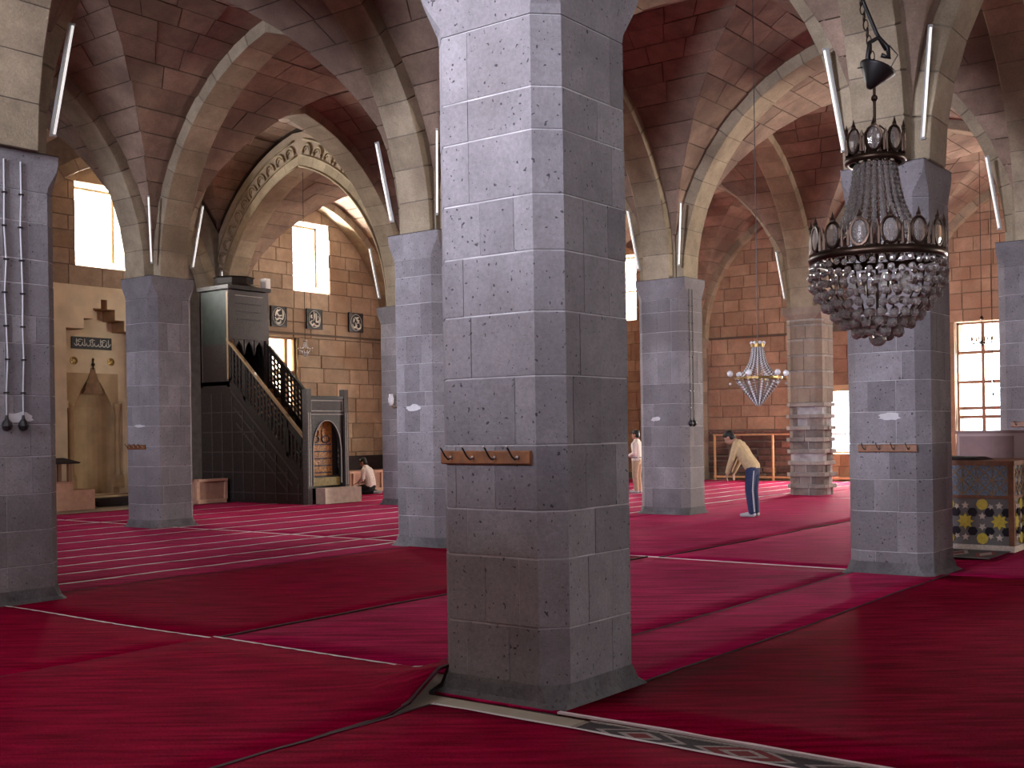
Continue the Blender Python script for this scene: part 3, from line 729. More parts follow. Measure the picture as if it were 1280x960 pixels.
for k in range(11):
    rug(5.0, 13.1, RB[k] + .004, RB[k + 1] - .004, .016, RED2, 'red prayer runner on the two-cable pier side, %s row from the niche' % ORD[10 - k], 'prayer runners before the niche', white=('v1', 'u1') if k < 10 else ('u1',), seed=20 + k, ww_=.065)
    rug(13.14, 33.6, RB[k] + .004, RB[k + 1] - .004, .016, RED2, 'red prayer runner on the end wall side, %s row from the niche' % ORD[10 - k], 'prayer runners before the niche', white=('v1',) if k < 10 else (), seed=40 + k, ww_=.065)
# kilim strip between the carpets
kr = empty('kilim', (5.44, 2.0, 0)); tag(kr, 'patterned dark kilim strip showing beside the kilim pier foot', 'rug')
put(MB().box(5.0, 5.572, -4.0, 3.70, .001, .013), 'weave', KIL1, kr)
for k in range(9):
    yc = 3.3 - k * .62
    def dia(s, z0, z1, mat, nm): put(MB().prism([(5.44 - .17 * s, yc), (5.44, yc - .29 * s), (5.44 + .17 * s, yc), (5.44, yc + .29 * s)], z0, z1), nm, mat, kr)
    dia(1.0, .013, .0145, KIL2, 'motif'); dia(.82, .0145, .0155, KIL3 if k % 2 else KIL1, 'motif'); dia(.5, .0155, .0165, KIL2, 'motif'); dia(.3, .0165, .0175, KIL3, 'motif')
put(MB().box(5.545, 5.572, -4, 3.70, .013, .018), 'edge_band', KIL2, kr); put(MB().box(5.28, 5.31, -4, 3.70, .013, .0175), 'edge_band', KIL2, kr)
tag(put(MB().box(4.9, 5.56, 3.74, 5.05, .001, .012), 'floor_slab', FLOORM), 'bare beige flagstone at the foot of the kilim pier', 'paving')

# ------------------------------------------------------------------ coat racks
def coat_rack(u, v0, v1, z, label, n=4, h=.085):
    root = empty('coat_rack', (u, (v0 + v1) / 2, z)); tag(root, label, 'coat rack', 'coat racks on the piers')
    put(MB().loft([[(u - .03, v0, z - h / 2 + .008), (u - .03, v1, z - h / 2 + .008), (u - .03, v1, z + h / 2 - .008), (u - .03, v0, z + h / 2 - .008)],
                   [(u - .02, v0, z - h / 2), (u - .02, v1, z - h / 2), (u - .02, v1, z + h / 2), (u - .02, v0, z + h / 2)],
                   [(u, v0, z - h / 2), (u, v1, z - h / 2), (u, v1, z + h / 2), (u, v0, z + h / 2)]]), 'board', WOOD, root)
    for k in range(n):
        y = v0 + (v1 - v0) * (k + .5) / n
        hk = put(MB().tube([(u - .028, y, z), (u - .06, y, z - .012), (u - .085, y + .005, z + .01), (u - .12, y + .012, z + .065)], .0055, 6), 'hook', BLACK, root)
        put(MB().ball((u - .122, y + .012, z + .068), .009, 6, 4).ball((u - .034, y, z), .013, 6, 4), 'knob', STEEL, root)
    return root
coat_rack(5.625, 4.14, 4.845, 1.535, 'dark wooden coat rack with hooks on the kilim pier')
coat_rack(12.712, 18.12, 18.66, 1.50, 'dark wooden coat rack on the pier between minbar and niche')
coat_rack(12.835, 4.17, 4.83, 1.44, 'dark wooden coat rack on the pier by the tiled platform')
coat_rack(19.629, 4.20, 4.87, 1.68, 'dark wooden coat rack above the rose cabinet')

# plaster patches
PATCH = plain('patch_plaster', (.52, .50, .50), .9, noise=.1)
def patch(face, p, a, z, ra, rz, label, seed):
    rnd = random.Random(seed); n = 18; pts = []
    for k in range(n):
        t = 2 * PI * k / n; s = rnd.uniform(.75, 1.1); pts.append((a + ra * s * math.cos(t), z + rz * s * math.sin(t) * (1.0 if math.sin(t) > 0 else .7)))
    mb = MB()
    if face == 'u': mb.prismx(pts, p - .006, p + .004)
    else: mb.prismy(pts, p - .006, p + .004)
    tag(put(mb, 'plaster_patch', PATCH), label, 'plaster patch', 'plaster patches on the piers')
patch('u', 12.835, 4.47, 1.79, .13, .055, 'pale plaster patch above the coat rack by the tiled platform', 1)
patch('u', 12.596, 11.41, 2.05, .14, .06, 'pale plaster patch on the pier facing the minbar', 2)
patch('v', 11.033, 6.26, 1.90, .15, .07, 'pale plaster patch behind the black cable bulbs', 3)
patch('u', 19.739, 11.5, 1.88, .11, .055, 'pale plaster patch on the dark-cabled pier', 4)
patch('u', 12.712, 18.3, 1.88, .16, .03, 'thin pale plaster patch on the pier between minbar and niche', 5)

# ------------------------------------------------------------------ cables on two piers
def cable_run(pts, label, clip_axis, bulb=True, mat=CABLE, r=.008):
    root = empty('wall_cable', pts[-1]); tag(root, label, 'cable', 'cables clipped to the piers')
    put(MB().tube(pts, r, 6), 'cable', mat, root)
    for k in range(1, len(pts) - 1):
        p = pts[k]; put(MB().box(p[0] - .025, p[0] + .025, p[1] - .012, p[1] + .012, p[2] - .008, p[2] + .008), 'clip', BLACK, root)
    if bulb:
        p = pts[-1]; put(MB().lathe([(.012, .09), (.02, .05), (.045, .02), (.055, -.02), (.04, -.055), (.012, -.07)], 10, p), 'bulb_holder', BLACK, root)
rnd = random.Random(9)
for x, nm in ((6.125, 'white cable on the two-cable pier, the one farther from its lit corner'), (6.30, 'white cable on the two-cable pier, the one nearer its lit corner')):
    pts = [(x + rnd.uniform(-.012, .012), 11.033 - .012, 4.5 - k * .335) for k in range(8)] + [(x - .01, 11.02, 1.84)]
    cable_run(pts, nm, 'v')
for x, nm in ((19.90, 'thin dark cable on the dark-cabled pier, nearer its grey face'), (20.03, 'thin dark cable on the dark-cabled pier, nearer its far edge')):
    pts = [(x + rnd.uniform(-.006, .006), 10.828 - .012, 4.4 - k * .33) for k in range(8)] + [(x, 10.816, 1.80)]
    cable_run(pts, nm, 'v', True, BLACK, .006)

# ------------------------------------------------------------------ tube lamps in the corners above the capitals
def corner_lamp(u, v, fu, fv, sx, sy, label, h=1.2):
    cx, cy = u + fu / 2, v + fv / 2; a0, a1 = .43, .58
    p0 = Vector((cx + sx * a0, cy + sy * a0, ZS + .22)); p1 = Vector((cx + sx * a1, cy + sy * a1, ZS + .22 + h))
    root = empty('tube_lamp', p0); tag(root, label, 'lamp', 'tube lamps over the capitals')
    n = Vector((sx, sy, -.2)).normalized(); d = (p1 - p0).normalized()
    put(MB().tube([p0, p1], .019, 4), 'housing', TUBEF, root)
    q0, q1 = p0 + n * .036, p1 + n * .036
    put(MB().tube([q0 + d * .03, q1 - d * .03], .015, 8), 'tube', TUBEL, root, True)
    for q in (p0 + d * .02, p1 - d * .02): put(MB().tube([q, q + n * .055], .017, 6), 'end_cap', TUBEF, root)
for nm, (u, v, fu, fv), corners in (
    ('the two-cable pier', (5.766, 11.033, .963, .981), ((1, -1),)),
    ('the minbar-side pier', (12.712, 17.889, .944, .929), ((-1, -1), (1, -1))),
    ('the plaster-patched pier', (12.596, 10.908, .981, .973), ((-1, -1), (-1, 1))),
    ('the glass-lamp pier', (19.612, 17.906, .981, .996), ((-1, 1),)),
    ('the dark-cabled pier', (19.739, 10.828, .833, 1.091), ((-1, -1), (-1, 1))),
    ('the tile-platform pier', (12.835, 4.051, .975, .942), ((-1, -1), (-1, 1))),
    ('the collared pier', (26.718, 10.982, .943, .902), ((-1, 1),)),
    ('the cabinet pier', (19.629, 4.069, .981, 1.004), ((-1, 1), (-1, -1)))):
    for sx, sy in corners:
        side = {(-1, -1): 'facing away from both walls', (1, -1): 'at its end wall corner', (-1, 1): 'at its niche wall corner'}[(sx, sy)]
        corner_lamp(u, v, fu, fv, sx, sy, 'white tube lamp above %s %s' % (nm, side))
corner_lamp(cu(2) - .45, V0 + 3 * SV - .05, .9, .7, -1, -1, 'white tube lamp in the corner behind the minbar')
corner_lamp(U0 + 4 * SU - .05, cv(2) - .45, .6, .9, -1, -1, 'white tube lamp above the pilaster left of the railing')

# ------------------------------------------------------------------ prayer niche (mihrab)
MC = 16.71
holes = [(MC - 1.05, MC + 1.05, .22, 4.36), (MC - .57, MC + .57, 4.36, 4.62), (MC - .31, MC + .31, 4.62, 4.88), (MC - .09, MC + .09, 4.88, 5.11)]
mr_ = empty('prayer_niche', (MC, QV, 0)); tag(mr_, 'cream plastered prayer niche with stepped recess in the niche wall', 'mihrab')
pl = MB()
for r in wall_rects(14.9, 18.5, 0, 5.42, holes): pl.box(r[0], r[1], QV - .04, QV + .5, r[2], r[3])
put(pl, 'plaster_front', PLASTER, mr_)
VB = QV + .5
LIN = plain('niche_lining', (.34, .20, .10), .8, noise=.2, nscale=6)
for h in holes:
    put(MB().box(h[1] - .012, h[1] + .001, QV - .03, VB, max(h[2], 2.6), h[3]), 'lining', LIN, mr_)
for h, g in zip(holes, holes[1:] + [(MC, MC, 0, 0)]):
    put(MB().box(g[1], h[1], QV - .03, VB, h[3] - .012, h[3] + .001), 'lining', LIN, mr_); put(MB().box(h[0], g[0], QV - .03, VB, h[3] - .012, h[3] + .001), 'lining', LIN, mr_)
bk = MB()
bk.box(14.9, MC - .72, VB, VB + .3, 0, 5.42); bk.box(MC + .72, 18.5, VB, VB + .3, 0, 5.42); bk.box(MC - .72, MC + .72, VB, VB + .3, 3.3, 5.42); bk.box(MC - .72, MC + .72, VB, VB + .75, 0, .25); bk.box(MC - .72, MC + .72, VB + .6, VB + .75, .25, 3.4)
put(bk, 'back_panel', PLASTER, mr_)
nz = MB(); n = 14
def nr(z): return .55 if z < 2.45 else .55 * max(0.0, 1 - ((z - 2.45) / .85)) ** .75
zs_ = [.25, 1.0, 1.8, 2.45, 2.6, 2.75, 2.9, 3.05, 3.15, 3.22, 3.27, 3.3]
for z0, z1 in zip(zs_, zs_[1:]):
    r0, r1 = nr(z0), nr(z1)
    for sx in (-1, 1):
        q = [(MC + sx * .72, VB, z0), (MC + sx * r0, VB, z0), (MC + sx * r1, VB, z1), (MC + sx * .72, VB, z1)]; nz.add(q, [(0, 1, 2, 3)])
    for k in range(n):
        a, b = PI * k / n, PI * (k + 1) / n
        nz.add([(MC + r0 * math.cos(a), VB + .9 * r0 * math.sin(a), z0), (MC + r0 * math.cos(b), VB + .9 * r0 * math.sin(b), z0), (MC + r1 * math.cos(b), VB + .9 * r1 * math.sin(b), z1), (MC + r1 * math.cos(a), VB + .9 * r1 * math.sin(a), z1)], [(0, 1, 2, 3)])
put(nz, 'niche_hollow', PLASTB, mr_)
for sx in (-1, 1):
    co = put(MB().lathe([(.075, 0), (.085, .05), (.06, .1), (.055, 1.55), (.075, 1.62), (.10, 1.74), (.10, 1.82)], 14, (MC + sx * .66, VB - .04, .72)), 'engaged_column', PLASTB, mr_, True)
    put(MB().box(MC + sx * .66 - .1, MC + sx * .66 + .1, VB - .14, VB, .4, .72), 'column_base', PLASTB, mr_)
    put(MB().box(MC + (.80 if sx > 0 else -1.05), MC + (1.05 if sx > 0 else -.80), VB - .1, VB, .25, 2.42), 'jamb', PLASTER, mr_)
    put(MB().box(MC + (.76 if sx > 0 else -1.05), MC + (1.05 if sx > 0 else -.76), VB - .14, VB, 2.42, 2.6), 'impost', PLASTER, mr_)
    ro = MB(); ro.lathe([(.10, 0), (.10, .02), (.03, .03)], 16, (0, 0, 0)); ro.v = [(MC + sx * .52 + x, VB - z, 3.6 + y) for x, y, z in ro.v]
    for k in range(6):
        a = PI * k / 3; t = MB().ball((MC + sx * .52 + .06 * math.cos(a), VB - .022, 3.6 + .06 * math.sin(a)), .025, 6, 4); ro.add(t.v, t.f)
    put(ro, 'rosette', BRASS, mr_)
for k in range(5):                                             # stacked crest over the hollow
    w = .30 - k * .055
    put(MB().prismy([(MC - w, 2.78 + k * .13), (MC + w, 2.78 + k * .13), (MC + w * .7, 2.91 + k * .13), (MC - w * .7, 2.91 + k * .13)], VB - .03 + k * .003, VB), 'crest_tier', CREST, mr_)
put(MB().tube([(MC, VB - .03, 3.4), (MC, VB - .03, 3.68)], .018, 6).ball((MC, VB - .03, 3.52), .045, 8, 5).ball((MC, VB - .03, 3.64), .03, 8, 5), 'finial', IRON, mr_)
put(MB().box(MC - 1.05, MC + 1.05, QV - .1, VB, 0, .24), 'step', PLASTB, mr_)
INK = plain('white_script', (.72, .70, .64), .6)
def strokes(root, plane_v, cx, cz, sc, lines, r=.012):
    for ln in lines:
        pts = []
        L = [Vector((p[0], p[1], 0)) for p in ln]
        for a in range(len(L) - 1):                              # Catmull-Rom through the control points
            p0, p1, p2, p3 = L[max(a - 1, 0)], L[a], L[a + 1], L[min(a + 2, len(L) - 1)]
            for t in (0, .25, .5, .75):
                q = .5 * ((2 * p1) + (p2 - p0) * t + (2 * p0 - 5 * p1 + 4 * p2 - p3) * t * t + (3 * p1 - p0 - 3 * p2 + p3) * t ** 3); pts.append(q)
        pts.append(L[-1]); m = len(pts)
        rr = [r * (.45 + .75 * math.sin(PI * min(1, (k + .6) / m))) for k in range(m)]
        mb = MB().tube([(cx + p.x * sc, plane_v, cz + p.y * sc) for p in pts], rr, 5); put(mb, 'script_stroke', INK, root)
ip = empty('inscription_panel', (16.69, VB - .03, 3.9)); tag(ip, 'long black panel with white calligraphy inside the prayer niche', 'sign')
put(MB().box(16.12, 17.24, VB - .035, VB - .005, 3.90, 4.20), 'board', BLACK, ip)
rnd = random.Random(21); ls = []
for k in range(9):
    x = -.46 + k * .112
    ls.append([(x + .09, .02 + rnd.uniform(-.03, .03)), (x + .05, -.06), (x - .01, -.07 + rnd.uniform(-.01, .02)), (x - .03, -.01)])
    if k % 2 == 0: ls.append([(x + .03, .11), (x + .025, .03), (x + .035, -.05)])
    if k % 3 == 1: ls.append([(x + .09, .07), (x + .02, .09), (x - .05, .06), (x - .03, .03), (x + .03, .04)])
strokes(ip, VB - .04, 16.68, 4.05, 1.0, ls, .011)
DKCLOTH = plain('dark_cloth', (.02, .012, .012), .95, noise=.3)
hp = MB(); hp.loft([[(16.0 - o, 24.75 - o * .6, z), (17.6 + o, 24.75 - o * .6, z), (17.6 + o, 25.3, z), (16.0 - o, 25.3, z)] for o, z in ((0, .03), (0, .14), (-.12, .2))])
tag(put(hp, 'folded_cloth', DKCLOTH), 'dark folded cloth lying before the prayer niche step', 'cloth')

# ------------------------------------------------------------------ round inscriptions and framed window on the niche wall
def roundel(u0, u1, z0, z1, lines, label):
    root = empty('calligraphy_panel', ((u0 + u1) / 2, QV - .06, z0)); tag(root, label, 'sign', 'black calligraphy panels in a row')
    put(MB().box(u0, u1, QV - .075, QV - .03, z0, z1), 'board', BLACK, root)
    fr = MB()
    for a, b, c, d in ((u0, u1, z0, z0 + .02), (u0, u1, z1 - .02, z1), (u0, u0 + .02, z0, z1), (u1 - .02, u1, z0, z1)): fr.box(a, b, QV - .085, QV - .03, c, d)
    put(fr, 'frame', DKWOOD2, root)
    cx, cz = (u0 + u1) / 2, (z0 + z1) / 2
    put(MB().tube([(cx + .23 * math.cos(2 * PI * k / 32), QV - .08, cz + .25 * math.sin(2 * PI * k / 32)) for k in range(32)], .007, 5, True), 'ring', INK, root)
    strokes(root, QV - .085, cx, cz, 1.0, lines, .026)
roundel(22.07, 22.65, 4.79, 5.38, [[(.12, .2), (.14, .05), (.12, -.08)], [(.05, .2), (-.1, .12), (-.02, .02), (.1, .04)], [(.13, -.08), (.0, -.05), (-.1, -.1), (-.16, -.03)], [(.05, -.1), (.02, -.18), (-.08, -.2), (-.14, -.14)], [(-.06, .2), (-.13, .1), (-.15, 0)]], 'square black panel with round white calligraphy, nearest the minbar')
roundel(23.43, 24.05, 4.8, 5.4, [[(-.04, .22), (-.03, .08), (-.05, -.05)], [(.04, .18), (.05, .05), (.04, -.08)], [(.14, .1), (.18, .0), (.12, -.08), (.03, -.08)], [(.05, -.05), (.16, -.1), (.14, -.19), (.02, -.2), (-.05, -.14), (-.12, -.2), (-.17, -.1), (-.1, -.04)], [(-.12, .12), (-.16, .05), (-.1, .03)]], 'square black panel with round white calligraphy, middle of three')
roundel(25.16, 25.77, 4.81, 5.41, [[(.1, .16), (0, .13), (-.06, .16)], [(.13, .06), (.02, .08), (.1, 0), (.02, -.02)], [(.15, -.02), (.18, -.14), (.08, -.2), (.0, -.15), (.02, -.07)], [(-.04, 0), (-.02, -.12), (-.12, -.16), (-.17, -.06)], [(-.1, .12), (-.12, .0)]], 'square black panel with round white calligraphy, nearest the end wall')
wq = window('y', 21.55, 23.12, 2.35, 4.52, QV + .15, [21.55, 22.05, 22.78, 23.12], [2.35, 3.3, 3.5, 4.52], FRAMEW, .05)
CURT = plain('pale_curtain', (.85, .72, .48), .9, trans=0.0)
cm, cnt_, cb = CURT, CURT.node_tree, CURT.node_tree.nodes['Principled BSDF']
tr = cnt_.nodes.new('ShaderNodeBsdfTranslucent'); tr.inputs[0].default_value = (.9, .78, .52, 1); mxs = cnt_.nodes.new('ShaderNodeMixShader'); mxs.inputs[0].default_value = .7
cnt_.links.new(cb.outputs[0], mxs.inputs[1]); cnt_.links.new(tr.outputs[0], mxs.inputs[2]); cnt_.links.new(mxs.outputs[0], cnt_.nodes['Material Output'].inputs[0])
wv = MB(); n = 40
for k in range(n):
    x0, x1 = 21.6 + 1.48 * k / n, 21.6 + 1.48 * (k + 1) / n; y0, y1 = QV + .22 + .02 * math.sin(k * 1.3), QV + .22 + .02 * math.sin((k + 1) * 1.3)
    wv.add([(x0, y0, 2.4), (x1, y1, 2.4), (x1, y1, 4.48), (x0, y0, 4.48)], [(0, 1, 2, 3)])
tag(put(wv, 'curtain', CURT), 'pale yellow curtain inside the framed window behind the minbar', 'curtain')
struct(put(MB().box(20.7, 27.4, QV - .045, QV - .02, 4.60, 4.66), 'trim_5', MORTD))
struct(put(MB().box(EU - .07, EU - .02, 13.9, 18.0, 4.57, 4.64), 'trim_6', MORTD))
struct(put(MB().box(EU - .06, EU - .02, 14.0, 21.6, 3.02, 3.05), 'trim_7', EDGEW))

# ------------------------------------------------------------------ low dais fronts along the niche wall
def dais(u0, u1, label):
    root = empty('low_dais', ((u0 + u1) / 2, 23.3, 0)); tag(root, label, 'platform', 'pink panelled dais fronts')
    put(MB().box(u0, u1, 23.25, QV - .1, .02, .56), 'body', PINKD, root)
    put(MB().box(u0 - .02, u1 + .02, 23.16, 23.32, .56, .62), 'top_rail', PINK, root)
    put(MB().box(u0, u1, 23.19, 23.26, .02, .12), 'base_rail', PINK, root)
    n = max(1, int((u1 - u0) / .55))
    for k in range(n + 1):
        x = u0 + (u1 - u0) * k / n; put(MB().box(x - .04, x + .04, 23.2, 23.26, .1, .57), 'stile', PINK, root)
    bt = MB().box(u0, u1, QV - .12, QV - .03, .56, 1.0); put(bt, 'dark_backboard', DKCLOTH, root)
dais(20.25, 27.6, 'pink panelled dais front between minbar and end wall')
dais(17.75, 18.6, 'short pink panelled dais front between minbar and prayer niche')
# preacher's seat by the niche
ks = empty('preaching_chair', (14.8, 24.3, 0)); tag(ks, 'pink preaching chair with a dark reading ledge beside the prayer niche', 'lectern')
put(MB().box(14.3, 14.95, 24.1, 24.7, .015, .66), 'seat_box', PINK, ks)
put(MB().box(14.95, 15.5, 24.1, 24.7, .015, .48), 'step_box', PINK, ks)
put(MB().box(14.28, 15.0, 24.08, 24.72, .64, .68), 'seat_board', PINKD, ks)
for x in (14.36, 14.86): put(MB().box(x, x + .08, 24.14, 24.22, .68, 1.1), 'post', FRAMEW, ks)
for x in (14.36, 14.86): put(MB().box(x, x + .08, 24.56, 24.64, .68, 1.1), 'post', FRAMEW, ks)
put(MB().loft([[(14.2, 24.05, 1.09), (15.08, 24.05, 1.09), (15.08, 24.7, 1.16), (14.2, 24.7, 1.16)], [(14.2, 24.05, 1.14), (15.12, 24.05, 1.12), (15.08, 24.7, 1.22), (14.2, 24.7, 1.22)]]), 'reading_ledge', DKCLOTH, ks)

# ------------------------------------------------------------------ pulpit (minbar)
mb_ = empty('minbar', (19.4, 22.4, 0)); tag(mb_, 'tall dark carved wooden pulpit with stair and gilt doorway', 'pulpit')
ML, MR = 18.75, 20.05; SL = .9
def rail(v): return 1.62 + SL * (v - 20.5)
def tread(v): return .62 + SL * (v - 20.5)
for x0, x1, nm in ((ML, ML + .06, 'side_panel'), (MR - .06, MR, 'side_panel')):
    sp = put(MB().prismx([(20.5, .015), (24.35, .015), (24.35, 3.05), (23.2, tread(23.2)), (20.5, tread(20.5))], x0, x1), nm, DKWOOD, mb_)
    for k in range(3):                                         # framing strips of the triangular field
        o = .18 + k * .32; t = .018 - k * .003
        xs = (x0 - t, x0) if x0 < 19 else (x1, x1 + t)
        lo = 20.5 + .1 + o * .6; hi = 23.2 - o * .3
        put(MB().prismx([(lo, tread(lo) - o), (hi, tread(hi) - o), (hi, tread(hi) - o - .05), (lo, tread(lo) - o - .05)], *xs), 'strip', DKWOOD2, sp)
    for k in range(9):
        v_ = 20.7 + k * .4; xs = (x0 - .012, x0) if x0 < 19 else (x1, x1 + .012)
        if v_ < 24.3: put(MB().box(xs[0], xs[1], v_, v_ + .035, .1, min(tread(min(v_, 23.2)) - .3, 2.8)), 'strip', DKWOOD2, sp)
    for k in range(5):
        z_ = .25 + k * .5; xs = (x0 - .010, x0) if x0 < 19 else (x1, x1 + .010)
        st = max(20.6, 20.5 + (z_ + .4 - .62) / SL)
        put(MB().box(xs[0], xs[1], st, 24.3, z_, z_ + .03), 'strip', DKWOOD2, sp)
    # pierced balustrade
    bal = put(MB().prismx([(20.5, tread(20.5)), (23.25, tread(23.25)), (23.25, tread(23.25) + .1), (20.5, tread(20.5) + .1)], x0, x1), 'balustrade_rail', DKWOOD, mb_)
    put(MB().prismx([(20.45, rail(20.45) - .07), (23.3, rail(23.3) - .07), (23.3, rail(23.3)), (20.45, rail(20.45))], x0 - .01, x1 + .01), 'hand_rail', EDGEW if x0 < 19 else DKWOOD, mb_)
    put(MB().prismx([(20.45, rail(20.45) - .30), (21.1, rail(21.1) - .30), (21.1, rail(21.1) - .05), (20.45, rail(20.45) - .05)], x0, x1), 'balustrade_panel', DKWOOD, mb_)
    for v_ in (20.5, 21.05, 22.6, 23.15): put(MB().prismx([(v_, tread(v_)), (v_ + .09, tread(v_ + .09)), (v_ + .09, rail(v_ + .09)), (v_, rail(v_))], x0, x1), 'baluster', DKWOOD, mb_)
    for k in range(22):
        v_ = 20.55 + k * .125
        put(MB().prismx([(v_, tread(v_) + .08), (v_ + .055, tread(v_ + .055) + .08), (v_ + .055, rail(v_ + .055) - .05), (v_, rail(v_) - .05)], x0 + .01, x1 - .03), 'lattice_slat', DKWOOD, mb_)
    for k in range(6):
        o = .14 + k * .135
        put(MB().prismx([(20.5, tread(20.5) + o), (23.2, tread(23.2) + o), (23.2, tread(23.2) + o + .06), (20.5, tread(20.5) + o + .06)], x0 + .03, x1 - .01), 'lattice_slat', DKWOOD, mb_)
for k in range(10):
    v_ = 20.55 + k * .27; put(MB().box(ML + .06, MR - .06, v_, v_ + .31, tread(v_) - .28, tread(v_) - .1 + .12), 'stair_tread', WOOD if k > 6 else DKWOOD2, mb_)
put(MB().box(ML + .06, MR - .06, 23.2, 24.3, 2.9, 3.0), 'landing', WOOD, mb_)
# doorway
put(MB().box(ML - .03, ML + .11, 20.36, 20.52, .015, 2.76), 'door_post', DKWOOD2, mb_); put(MB().box(MR - .11, MR + .03, 20.36, 20.52, .015, 2.76), 'door_post', DKWOOD2, mb_)
put(MB().box(ML + .1, MR - .1, 20.40, 20.52, 2.14, 2.56), 'frieze', DKWOOD2, mb_)
put(MB().box(ML + .1, MR - .1, 20.37, 20.52, 2.52, 2.6), 'cornice', DKWOOD, mb_)
OC = (ML + MR) / 2; ow = .46
def ogee(n=12):
    pts = []
    for k in range(n + 1):
        t = k / n; pts.append((OC - ow + ow * t, 1.35 + .66 * (1 - (1 - t) ** 2.2) ** .62))
    return pts
oz = ogee()
sp_ = MB(); top = 2.14
half = [(x, z) for x, z in oz]
for (xa, za), (xb, zb) in zip(half, half[1:]):
    sp_.prismy([(xa, za), (xb, zb), (xb, top), (xa, top)], 20.41, 20.5); m1, m2 = 2 * OC - xb, 2 * OC - xa; sp_.prismy([(m1, zb), (m2, za), (m2, top), (m1, top)], 20.41, 20.5)
sp_.box(ML + .1, OC - ow, 20.41, 20.5, .45, top); sp_.box(OC + ow, MR - .1, 20.41, 20.5, .45, top)
put(sp_, 'door_surround', DKWOOD, mb_)
outl = [(OC - ow, .5)] + oz + [(2 * OC - x, z) for x, z in reversed(oz[:-1])] + [(OC + ow, .5)]
put(MB().tube([(x, 20.40, z) for x, z in outl], .014, 5), 'arch_inlay', SILV, mb_)
for x in (ML + .015, ML + .075, MR - .015, MR - .075): put(MB().box(x - .008, x + .008, 20.35, 20.37, .45, 2.2), 'post_inlay', SILV, mb_)
for z in (2.16, 2.24, 2.49): put(MB().box(ML + .1, MR - .1, 20.385, 20.405, z - .011, z + .011), 'cross_inlay', SILV, mb_)
put(MB().box(ML + .12, ML + .14, 20.385, 20.405, 2.24, 2.49).box(MR - .14, MR - .12, 20.385, 20.405, 2.24, 2.49), 'cross_inlay', SILV, mb_)
dr = put(MB().box(OC - ow, OC + .30, 20.56, 20.60, .62, 2.05), 'door', GOLD, mb_)
for k in range(2):
    for s in (-1, 1):
        put(MB().tube([(OC - .08 + s * .17 + .12 * math.cos(2 * PI * q / 14), 20.555, 1.72 - k * .16 + .12 * math.sin(2 * PI * q / 14) * (1 - k * .3)) for q in range(14)], .018, 5, True), 'scroll', DKWOOD if k else GOLD, dr)
for k in range(5): put(MB().box(OC - ow + .03, OC + .27, 20.548, 20.56, .74 + k * .17, .77 + k * .17), 'door_rail', DKWOOD2, dr)
put(MB().box(OC + .30, OC + ow, 20.56, 20.6, .45, 2.05), 'door_gap_panel', DKWOOD, mb_)
put(MB().box(OC - ow, OC + ow, 20.45, 20.6, .44, .64), 'threshold', plain('gilt_threshold', (.34, .25, .07), .5, noise=.3, nscale=30), mb_)
st_ = tag(put(MB().loft([[(18.95, 20.02, .03), (20.15, 20.02, .03), (20.15, 20.34, .03), (18.95, 20.34, .03)], [(18.95, 20.02, .40), (20.15, 20.02, .40), (20.15, 20.34, .40), (18.95, 20.34, .40)]]), 'stone_step', plain('pale_stone', (.50, .38, .29), .7, noise=.15)), 'pale stone step before the gilt doorway of the pulpit', 'step')
# pulpit kiosk
KV0, KV1 = 23.2, 24.35
for x in (ML, MR - .1):
    for v_ in (KV0, KV1 - .1): put(MB().box(x, x + .1, v_, v_ + .1, 2.9, 5.4), 'kiosk_post', DKWOOD2, mb_)
put(MB().box(ML, ML + .05, KV0 + .1, KV1 - .1, 2.95, 4.0), 'kiosk_panel', DKWOOD, mb_); put(MB().box(ML, ML + .05, KV0 + .1, KV1 - .1, 4.0, 5.4), 'kiosk_panel', GREEN, mb_)
put(MB().box(MR - .05, MR, KV0 + .1, KV1 - .1, 2.95, 5.4), 'kiosk_panel', DKWOOD, mb_); put(MB().box(ML, MR, KV1 - .05, KV1, 2.95, 5.4), 'kiosk_panel', DKWOOD, mb_)
fp = put(MB().box(ML + .1, MR - .1, KV0, KV0 + .06, 4.12, 5.36), 'kiosk_front', DKWOOD2, mb_)
for k in range(4): put(MB().box(ML + .2 + k * .02, MR - .2 - k * .02, KV0 - .015, KV0, 5.22 - k * .2, 5.24 - k * .2), 'strip', SILV if k == 0 else DKWOOD, fp)
for k in range(3):
    x0 = ML + .18 + k * .33
    put(MB().prismy([(x0, 3.72), (x0 + .05, 3.95), (x0 + .15, 4.08), (x0 + .25, 3.95), (x0 + .3, 3.72), (x0 + .3, 4.13), (x0, 4.13)], KV0 + .02, KV0 + .07), 'cusp', DKWOOD2, mb_)
put(MB().box(ML - .05, MR + .05, KV0 - .05, KV1 + .05, 5.38, 5.48), 'kiosk_cornice', DKWOOD, mb_)
put(MB().lathe([(.55, 0), (.58, .03), (.5, .1), (.5, .24), (.54, .27), (.3, .3)], 8, (OC, (KV0 + KV1) / 2, 5.48)), 'kiosk_cap', DKWOOD, mb_)
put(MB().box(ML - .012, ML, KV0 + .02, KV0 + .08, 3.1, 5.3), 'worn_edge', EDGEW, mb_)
put(MB().box(ML + .1, ML + .14, KV0 - .01, KV0 + .02, 3.15, 4.1), 'brown_jamb', WOOD, mb_)  # jamb strip in the lighter brown wood
lm = empty('box_lamp', (20.01, 23.26, 5.482)); tag(lm, 'small white box lamp on top of the pulpit canopy', 'lamp')
put(MB().box(19.93, 20.09, 23.16, 23.36, 5.482, 5.74), 'case', plain('white_case', (.85, .85, .82), .5), lm); put(MB().box(19.95, 20.07, 23.15, 23.16, 5.51, 5.71), 'diffuser', TUBEW, lm)

